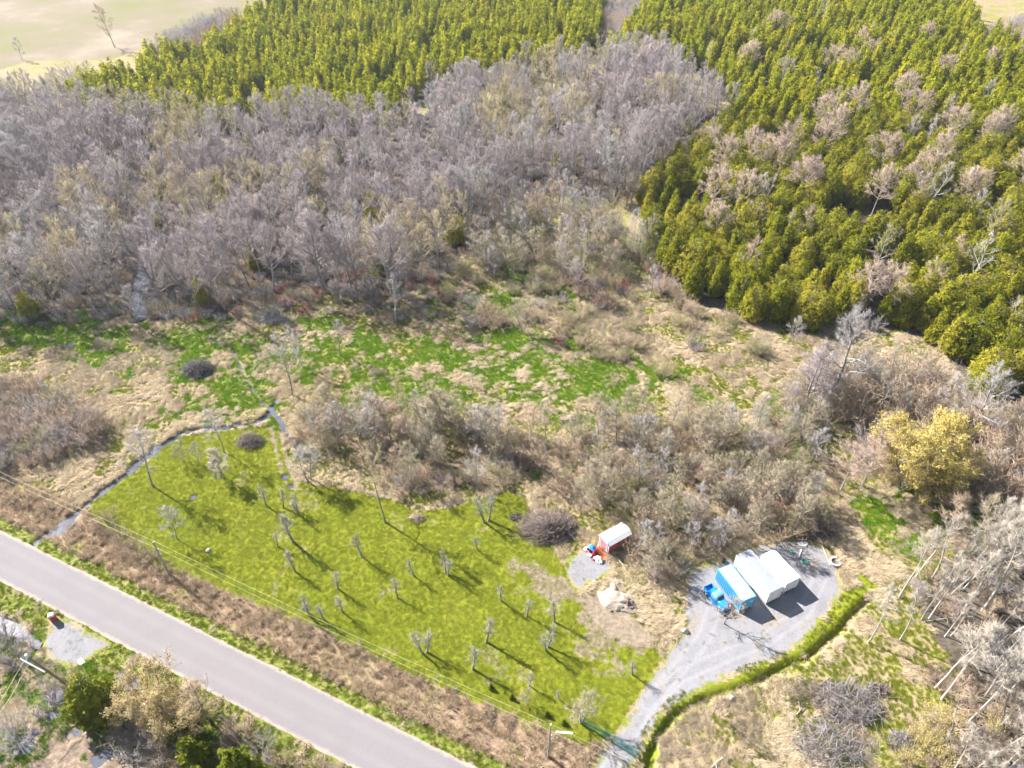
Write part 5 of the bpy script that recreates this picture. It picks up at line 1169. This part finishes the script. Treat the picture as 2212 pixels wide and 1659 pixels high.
def blob(name, mtl, x, y, rx, ry, hz, seed, parent=None, amp=0.35, n=22, fs=0.6, rz=0.0, dz=0.0, edge=0.5):
    """a heaped, uneven closed lump resting on the ground"""
    m = MB(); rings = 9
    for i in range(rings):
        k = i/(rings-1.0); rr = 1-k
        for j in range(n):
            t = 2*math.pi*j/n; q = 1+amp*(float(vnoise(3+2.2*math.cos(t), 3+2.2*math.sin(t)+k*1.5, seed))-0.5)*2*edge
            px, py = rx*rr*q*math.cos(t), ry*rr*q*math.sin(t)
            z = hz*(1-(rr**2.2))+amp*hz*(float(fbm(px, py, fs, seed+3, 3))-0.5)*(1 if i else 0)
            m.v.append((px, py, max(z, -0.06) if i else -0.10))
    for i in range(rings-1):
        for j in range(n): m.f.append((i*n+j, i*n+(j+1) % n, (i+1)*n+(j+1) % n, (i+1)*n+j))
    o = m.build(name, mtl, parent, smooth=False); o.location = (x, y, h1(x, y)+dz) if parent is None else (x, y, dz); o.rotation_euler = (0, 0, rz); return o
e = empty('covered_toy', at0(13.25, 69.6, 0.02), R(-30), 'white sheet draped over a toy on the gravel pad', 'cover')
blob('white_cover', 'tarp_white', 0, 0, 0.85, 0.6, 0.75, 3, e, 0.5, 14, 0.5)
m = MB(); m.box((-0.55, -0.45, 0.2), (0.4, 0.3, 0.35), taper=0.7); m.build('red_corner', 'play_red', e, bevel=0.03)
m = MB(); m.box((0.6, -0.4, 0.18), (0.5, 0.35, 0.3), Matrix.Rotation(0.5, 3, 'Z'), taper=0.6); m.build('folded_flap', 'tarp_white', e)
# pole by the play set
g = G(1273, 1176); e = empty('wooden_pole', at0(g[0], g[1]), 0, 'thin weathered wooden pole beside the play set', 'pole')
m = MB(); m.tube([(0, 0, -0.2), (0.05, 0, 3), (0.0, 0, 6.3)], [0.09, 0.08, 0.06], 8); m.build('shaft', 'pale_wood', e)
m = MB(); m.tube([(-0.7, -0.1, 4.0), (0.6, 0.1, 5.0)], 0.04, 6); m.build('cross_piece', 'pale_wood', e)

# ------------------------------------------------------------------ poles, wires, gate, bin, culvert
def pole(x, y, h, label, lean=(0, 0)):
    e = empty('utility_pole', at0(x, y), 0, label, 'pole')
    m = MB(); m.tube([(0, 0, -0.4), (lean[0]*0.5, lean[1]*0.5, h*0.5), (lean[0], lean[1], h)], [0.16, 0.14, 0.11], 10); m.build('shaft', 'grey_wood', e)
    return e
P1, P2 = np.array((-51.7, 66.8)), np.array((4.5, 40.3)); step = P2-P1
for P, lb in ((P1, 'grey utility pole in the brush strip near the stream'), (P2, 'grey utility pole beside the driveway entrance')):
    e = pole(P[0], P[1], 8.5, lb)
    for z in (8.35, 6.6):
        m = MB(); m.tube([(0, 0, z), (0.22*RN[0], 0.22*RN[1], z)], 0.03, 6); m.disc((0.24*RN[0], 0.24*RN[1], z), (0, 0, 1), 0.06, 0.14, 8); m.build('insulator', 'porcelain_blue', e)
    m = MB(); m.box((0.16, 0.1, 5.6), (0.2, 0.12, 0.3)); m.build('junction_box', 'concrete', e, bevel=0.02)
for z, lb in ((8.40, 'upper power wire along the lower lawn edge'), (6.65, 'lower power wire along the lower lawn edge')):
    pts = []
    for sp in (-1, 0, 1):
        for i in range(16):
            t = i/16.0; q = P1+step*(sp+t)+RN*0.24; pts.append((q[0], q[1], z+h1(P1[0], P1[1])-3.2*t*(1-t)*0.8))
    m = MB(); m.tube(pts, 0.012, 5); tag(m.build('power_wire', 'wire'), lb, 'wire', 'power wires of the lawn edge')
b = G(151, 1483); tp = G(60, 1420, 7.8); a0 = G(44, 1423, 7.5); a1 = G(97, 1452, 7.5)
e = pole(b[0], b[1], 7.9, 'leaning brown utility pole with pale crossarm by the turnout', (tp[0]-b[0], tp[1]-b[1])); e.children[0].data.materials[0] = M['timber_brown']
m = MB(); loc = lambda p: (p[0]-b[0], p[1]-b[1], p[2]-h1(b[0], b[1])); m.tube([loc(a0), loc(a1)], 0.07, 6); m.build('crossarm', 'porcelain_blue', e)
am = np.array(loc(a0))*0.8+np.array(loc(a1))*0.2
m = MB(); m.tube([tuple(am), (tp[0]-b[0], tp[1]-b[1], 7.6)], 0.05, 6); m.build('arm_brace', 'grey_wood', e)
m = MB(); m.tube([(tp[0]-b[0], tp[1]-b[1], 7.9), (tp[0]-b[0], tp[1]-b[1], 8.4)], [0.20, 0.16], 10); m.build('lamp_head', 'porcelain_blue', e)  # blue-white insulator capping the pole, not a lamp
for i, f in enumerate((0.15, 0.35)):
    s0 = a0*(1-f)+a1*f; s1 = G(-40+18*i, 1570, 6.5); m = MB(); mid = (s0+s1)/2; m.tube([tuple(s0), (mid[0], mid[1], mid[2]-0.4), tuple(s1)], 0.025, 5)
    tag(m.build('service_wire', 'wire'), 'service wire running off from the leaning pole crossarm', 'wire', 'service wires of the leaning pole')
# gate
ga, gb = np.array((8.75, 44.45)), np.array((15.7, 39.85)); gl = float(np.linalg.norm(gb-ga)); gy = math.atan2(gb[1]-ga[1], gb[0]-ga[0])
e = empty('mesh_gate', at0(ga[0], ga[1], 0.02), gy, 'green wire mesh gate across the driveway entrance', 'gate')
def gbar(p, q, r, nm, mt='green_mesh', par=e): m = MB(); m.tube([p, q], r, 6); return m.build(nm, mt, par)
for k in range(2):
    x0, x1 = 0.15+k*(gl-0.3)/2+0.04*k, 0.15+(k+1)*(gl-0.3)/2-0.04*(1-k)
    lf = MB(); lf.tube([(x0, 0, 0.12), (x1, 0, 0.12), (x1, 0, 1.75), (x0, 0, 1.75), (x0, 0, 0.12)], 0.035, 6); leaf_ = lf.build('gate_leaf', 'green_mesh', e)
    ms = MB(); nb = int((x1-x0)/0.11)
    for i in range(1, nb): xx = x0+i*(x1-x0)/nb; ms.tube([(xx, 0, 0.14), (xx, 0, 1.73)], 0.009, 3, False)
    for i in range(1, 12): zz = 0.14+i*0.135; ms.tube([(x0, 0, zz), (x1, 0, zz)], 0.009, 3, False)
    w = ms.build('wire_mesh', 'green_mesh', leaf_); w['kind'] = 'stuff'
m = MB(); m.box((0, 0, 1.6), (0.16, 0.16, 3.4)); m.build('tall_post', 'trailer_white', e); m = MB(); m.box((gl, 0, 0.7), (0.2, 0.2, 1.7)); m.build('short_post', 'timber_brown', e)
s0, s1 = G(1201, 1581, 1.3), G(1237, 1584, 1.3); e = empty('white_sign_board', at0(s1[0], s1[1]), 0, 'white board fixed to a short post near the gate', 'sign')
m = MB(); m.tube([(0, 0, -0.2), (0, 0, 1.4)], 0.07, 6); m.build('post', 'grey_wood', e)
d = s0-s1; m = MB(); m.box((d[0]/2, d[1]/2, 1.3), (float(np.hypot(d[0], d[1])), 0.22, 0.10), Matrix.Rotation(math.atan2(d[1], d[0]), 3, 'Z')); m.build('board', 'white_paint', e)
m = MB(); m.tube([(0, 0, 1.0), (d[0]*0.9, d[1]*0.9, 1.2)], 0.03, 5); m.build('brace', 'grey_wood', e)
# red bin at the turnout
g = G(118, 1340); e = empty('red_bin', at0(g[0], g[1]), R(25), 'red bin with white lid at the edge of the turnout', 'bin')
m = MB(); m.box((0, 0, 0.62), (0.72, 0.62, 1.2), taper=1.05); m.build('body', 'mail_red', e, bevel=0.05)
m = MB(); m.loft([[(x*s, y*s, z) for x, y in ((-0.42, -0.36), (0.42, -0.36), (0.42, 0.36), (-0.42, 0.36))] for s, z in ((1, 1.22), (1, 1.36), (0.7, 1.52))]); m.build('lid', 'white_paint', e, bevel=0.04)
for q in (-0.25, 0.25): m = MB(); m.disc((q, 0.3, 0.08), (1, 0, 0), 0.1, 0.08, 10); m.build('foot', 'rubber', e)
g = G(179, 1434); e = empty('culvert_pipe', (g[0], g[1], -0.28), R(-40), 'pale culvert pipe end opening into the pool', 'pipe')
m = MB(); m.ring((-0.45, 0, 0), (1, 0, 0), 0.38, 0.46, 1.0, 18); m.build('pipe_wall', 'white_paint', e); m = MB(); m.disc((-0.4, 0, 0), (1, 0, 0), 0.379, 0.1, 16); m.build('opening_shade', 'black_plastic_and_shade', e)  # black disc paints the shade inside the pipe mouth

# ------------------------------------------------------------------ heaps, rocks, odds and ends
def sticks(seed, rx, ry, hz, n, l0, l1, r0, comb=None, spread=1.0):
    rng = np.random.default_rng(seed); a = rng.uniform(0, 6.283, n); k = np.sqrt(rng.uniform(0, 1, n)); x, y = rx*k*np.cos(a), ry*k*np.sin(a)
    z = hz*(1-k**2)*rng.uniform(0.35, 1.0, n)*(0.55+0.9*fbm(x+seed, y, 1.3, seed, 2))+0.05; d = (rng.uniform(0, 6.283, n) if comb is None else comb+a*0.6+rng.normal(size=n)*0.35); el = rng.normal(size=n)*0.30*spread
    L = rng.uniform(l0, l1, n); D = np.column_stack((np.cos(d)*np.cos(el), np.sin(d)*np.cos(el), np.sin(el)))
    P = np.column_stack((x, y, z)); P0 = P-D*(L/2)[:, None]; P1_ = P+D*(L/2)[:, None]; P0[:, 2] = np.maximum(P0[:, 2], 0.0); P1_[:, 2] = np.maximum(P1_[:, 2], 0.03)
    Mi = (P0+P1_)/2+rng.normal(size=(n, 3))*(L*0.06)[:, None]; R0 = rng.uniform(0.6, 1.4, n)*r0
    p = Parts(); p.add(prisms(P0, Mi, R0, R0*0.7, 3)); p.add(cones(Mi, P1_, R0*0.7)); return p
def heap(u, v, rx, ry, hz, n, l, r0, label, seed, mt='heap_wood', logs=0, comb=None, core='heap_dark', name='brush_pile', rz=0.0, spread=1.0):
    g = G(u, v); e = empty(name, at0(g[0], g[1]), rz, label, 'brush pile')
    o = link(bpy.data.objects.new('branches', sticks(seed, rx, ry, hz, n, l[0], l[1], r0, comb, spread).mesh('branches', [mt]))); o.parent = e; o['kind'] = 'stuff'
    o = link(bpy.data.objects.new('loose_branches', sticks(seed+500, rx*1.1, ry*1.1, hz*1.05, max(12, n//9), l[0], l[1]*1.25, r0*1.2, None, 2.4).mesh('loose_branches', [mt]))); o.parent = e; o['kind'] = 'stuff'
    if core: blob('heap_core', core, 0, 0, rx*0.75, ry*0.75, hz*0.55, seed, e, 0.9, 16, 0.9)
    rr = random.Random(seed)
    for i in range(logs):
        a = rr.uniform(2.2, 5.2); q = rr.uniform(0.6, 1.05); x, y = rx*q*math.cos(a), ry*q*math.sin(a); dr = rr.uniform(0, 3.1); L = rr.uniform(0.7, 1.8)
        m = MB(); m.tube([(x, y, rr.uniform(0.15, 0.6)), (x+L*math.cos(dr), y+L*math.sin(dr), rr.uniform(0.2, 0.9))], [0.13, 0.09], 6); m.build('log', 'heap_wood', e)
    return e
heap(1182, 1142, 4.4, 3.2, 2.4, 900, (1.8, 4.6), 0.034, 'big swept heap of cut branches at the lawn edge near the shed', 71, logs=12, comb=0.9)
heap(1112, 1118, 0.9, 0.7, 0.7, 60, (0.5, 1.2), 0.03, 'small dark heap beside the big branch heap', 72, mt='heap_dark')
heap(540, 955, 2.3, 1.8, 1.6, 380, (0.9, 2.2), 0.028, 'rounded grey brush pile on the upper lawn', 73, logs=3)
heap(428, 802, 2.9, 2.4, 2.3, 420, (1.2, 3.0), 0.036, 'dark tangled brush pile in the meadow left of the track', 74, mt='heap_dim', logs=2)
heap(130, 770, 3.2, 2.2, 0.9, 300, (1.0, 2.4), 0.024, 'flattened brown reed heap at the left meadow', 75, mt='twig_brown', core=None)
heap(900, 1120, 1.4, 0.9, 0.7, 160, (0.5, 1.4), 0.022, 'low tan heap of clippings below the thicket', 76, mt='twig_brown', core='soil')
heap(1830, 1520, 4.2, 3.0, 1.3, 420, (1.4, 4.2), 0.036, 'sprawling grey slash pile in the lower right rough', 77, mt='slash', core=None, logs=4, spread=1.4)
heap(1795, 1610, 4.4, 3.2, 1.2, 420, (1.4, 4.2), 0.034, 'second grey slash pile at the bottom of the rough', 78, mt='slash', core=None, logs=3, spread=1.4)
heap(1745, 1500, 2.6, 1.8, 0.8, 160, (1.0, 3.0), 0.03, 'thin scatter of slash left of the grey piles', 79, mt='heap_wood', core=None)
heap(1943, 1601, 1.6, 1.3, 0.9, 170, (0.7, 1.8), 0.03, 'small brown stick pile beside the yellow bushes', 80, mt='slash', core=None)
heap(1762, 1150, 4.6, 1.6, 1.0, 320, (1.2, 3.6), 0.035, 'line of broken branches along the top of the gravel', 81, logs=5)
heap(1690, 1140, 2.6, 1.2, 0.9, 160, (1.0, 3.0), 0.03, 'dark branches heaped behind the trailers', 82)
heap(1900, 1490, 1.3, 1.0, 0.9, 90, (0.8, 2.0), 0.04, 'upturned root ball among the slash piles', 83)
heap(590, 690, 3.5, 1.6, 0.9, 200, (1.5, 4.0), 0.04, 'fallen grey branches in front of the woods', 84, mt='dead_wood', core=None)
heap(1230, 905, 2.2, 1.4, 1.0, 160, (0.8, 2.0), 0.025, 'straw-coloured heap beside the green meadow', 85, mt='twig_brown', core='soil')
g = G(1322, 1302)
e = empty('soil_heap', at0(15.6, 62.3), 0, 'pale soil and debris heap beside the bare dirt', 'heap')
blob('pale_soil', 'soil', 0, 0, 3.2, 1.9, 1.1, 91, e, 0.45, 26, 0.7, rz=-0.5); blob('dark_clods', 'soil_dark', 1.1, -0.7, 1.6, 1.1, 1.15, 92, e, 0.7, 20, 0.45); blob('pale_spur', 'soil', -0.6, 2.1, 0.7, 1.7, 0.6, 93, e, 0.4, 18, 0.6)
rr = random.Random(5)
for i in range(26): blob('clod', 'soil_dark' if i % 2 else 'soil', rr.uniform(-1.8, 2.8), rr.uniform(-1.7, 1.4), rr.uniform(0.12, 0.3), rr.uniform(0.12, 0.25), rr.uniform(0.15, 0.3), 100+i, e, 0.5, 8, 0.3, dz=0.15)
tag(blob('black_bag', 'black_plastic_and_shade', 17.9, 61.0, 0.55, 0.4, 0.4, 131, None, 0.5, 12, 0.4), 'dark plastic bag at the foot of the soil heap', 'bag')
for (u, v, rx, ry, hz, lb, mt) in ((1480, 1364, 0.65, 0.42, 0.6, 'pale rock at the edge of the gravel below the dirt', 'rock'), (1578, 1509, 0.55, 0.45, 0.5, 'brown rock in the rough grass below the bank', 'rock'),
                               (1603, 1322, 0.32, 0.26, 0.35, 'pale stone in front of the blue container', 'concrete'), (450, 1189, 0.5, 0.4, 0.35, 'low pale rock on the lawn near the wires', 'rock'), (28, 1017, 0.5, 0.4, 0.4, 'light rock at the left thicket edge', 'rock')):
    g = G(u, v); tag(blob('rock', mt, g[0], g[1], rx, ry, hz, int(u), None, 0.5, 11, 0.5), lb, 'rock')
g = G(1803, 1216); e = empty('fire_ring', at0(g[0], g[1], 0.05), 0.3, 'broken concrete fire ring at the edge of the gravel', 'fire ring')
for i in range(9):
    a0_, a1_ = 2*math.pi*i/9.5, 2*math.pi*(i+0.93)/9.5; m = MB(); secs = []
    for q in range(4):
        t = a0_+(a1_-a0_)*q/3; hh = 0.42 if i not in (0, 8) else 0.25
        secs.append([(r*math.cos(t), r*math.sin(t), z) for r, z in ((0.62, -0.05), (0.86, -0.05), (0.86, hh), (0.62, hh))])
    m.loft(secs); m.build('block', 'concrete', e)
m = MB(); m.disc((0, 0, 0.04), (0, 0, 1), 0.60, 0.08, 16); m.build('ash_bed', 'heap_dark', e)
for (p, q, r, lb) in (((1770, 1165), (1793, 1222), 0.10, 'peeled log lying against the fire ring'), ((1745, 1120), (1772, 1160), 0.10, 'brown log in the branch line above the gravel'), ((1545, 590), (1560, 640), 0.0, '')):
    if r:
        a_, b_ = G(*p), G(*q); m = MB(); m.tube([(a_[0], a_[1], h1(a_[0], a_[1])+r), (b_[0], b_[1], h1(b_[0], b_[1])+r)], [r, r*0.7], 7); tag(m.build('log', 'pale_wood'), lb, 'log')
g = G(1734, 1176); m = MB(); rim = [(0.85*math.cos(t)*(1+0.25*math.sin(3*t)), 0.55*math.sin(t)*(1+0.2*math.cos(2*t))) for t in np.linspace(0, 6.0, 13)]
m.loft([[(x, y, 0.0) for x, y in rim], [(x*0.96, y*0.96, 0.10+0.05*math.sin(4*x)) for x, y in rim]]); o = m.build('plastic_sheet', 'tarp_white'); o.location = at0(g[0], g[1], 0.02); tag(o, 'white plastic sheet lying on the gravel behind the trailers', 'sheet')
a_, b_ = G(1725, 1206), G(1731, 1188); m = MB(); m.tube([(a_[0], a_[1], 0.12), (b_[0], b_[1], 0.12)], 0.10, 8); tag(m.build('white_pipe', 'tarp_white'), 'short white pipe on the gravel beyond the trailers', 'pipe')
for (u, v, s, lb) in ((1737, 1214, 0.55, 'green hose coil on the gravel next to the white pipe'), (1711, 1193, 0.3, 'small green scrap on the gravel')):
    g = G(u, v); m = MB(); m.tube([(s*(0.4+0.05*t)*math.cos(t*1.3), s*(0.4+0.05*t)*math.sin(t*1.3)*0.7, 0.05+0.02*t) for t in np.linspace(0, 14, 50)], 0.045, 5); o = m.build('garden_hose', 'hose_green'); o.location = at0(g[0], g[1], 0.03); tag(o, lb, 'hose')
for (u, v, tx, lb) in ((1562, 1214, 1.2, 'black tyre propped in the brush behind the blue container'), (1792, 1140, 1.3, 'old wheel leaning in the branch line')):
    g = G(u, v); e = empty('old_tyre', at0(g[0], g[1], 0.38), 0.8, lb, 'tyre', rx=tx); m = MB(); m.ring((0, 0, 0), (0, 0, 1), 0.26, 0.46, 0.22, 20); m.build('tyre', 'rubber', e, bevel=0.04); m = MB(); m.ring((0, 0, 0), (0, 0, 1), 0.10, 0.27, 0.14, 16); m.build('rim', 'dark_steel', e)
# fallen timber in the rough
for (p, q, r, lb, mt) in (((1560, 1640), (1530, 1665), 0.12, 'bleached forked trunk at the bottom border', 'dead_wood'), ((1720, 1545), (1735, 1530), 0.08, 'short white broken branch in the rough', 'dead_wood'), ((1320, 1190), (1365, 1255), 0.05, 'pale thin pole lying in the thicket', 'pale_wood'), ((1680, 1090), (1640, 1070), 0.07, 'pale fallen trunk lying over the thicket', 'dead_wood'),
                      ((1080, 465), (1120, 478), 0.10, 'fallen trunk in the green gap of the woods', 'dead_wood'), ((2100, 1335), (1990, 1345), 0.07, 'fallen pale trunk across the clearing', 'dead_wood')):
    a_, b_ = G(*p), G(*q); m = MB(); za, zb = h1(a_[0], a_[1])+0.25, h1(b_[0], b_[1])+0.2; md = (a_+b_)/2
    m.tube([(a_[0], a_[1], za), (md[0]+0.1, md[1]+0.15, (za+zb)/2+0.1), (b_[0], b_[1], zb)], [r, r*0.8, r*0.5], 6)
    d = unit(b_-a_); n = np.array((-d[1], d[0], 0.4)); m.tube([tuple(md+np.array((0, 0, za))), tuple(md+np.array((0, 0, za))+(d*0.8+n)*0.9)], [r*0.6, r*0.25], 5); tag(m.build('fallen_branch', mt), lb, 'branch')

# ------------------------------------------------------------------ air
def b_haze():
    m = bpy.data.materials.new('pale_haze'); m.use_nodes = True; nt = m.node_tree; nt.nodes.clear(); out = nt.nodes.new('ShaderNodeOutputMaterial')
    v = nt.nodes.new('ShaderNodeVolumePrincipled'); v.inputs['Color'].default_value = (0.78, 0.88, 1.0, 1); v.inputs['Density'].default_value = 0.00011; v.inputs['Anisotropy'].default_value = 0.3
    nt.links.new(v.outputs[0], out.inputs['Volume']); return m
m = MB(); m.box((0, 100, 48.0), (5400, 5400, 102.0)); M['haze'] = b_haze(); tag(m.build('haze', 'haze'), 'thin pale haze over the whole valley', 'haze', kind='stuff')
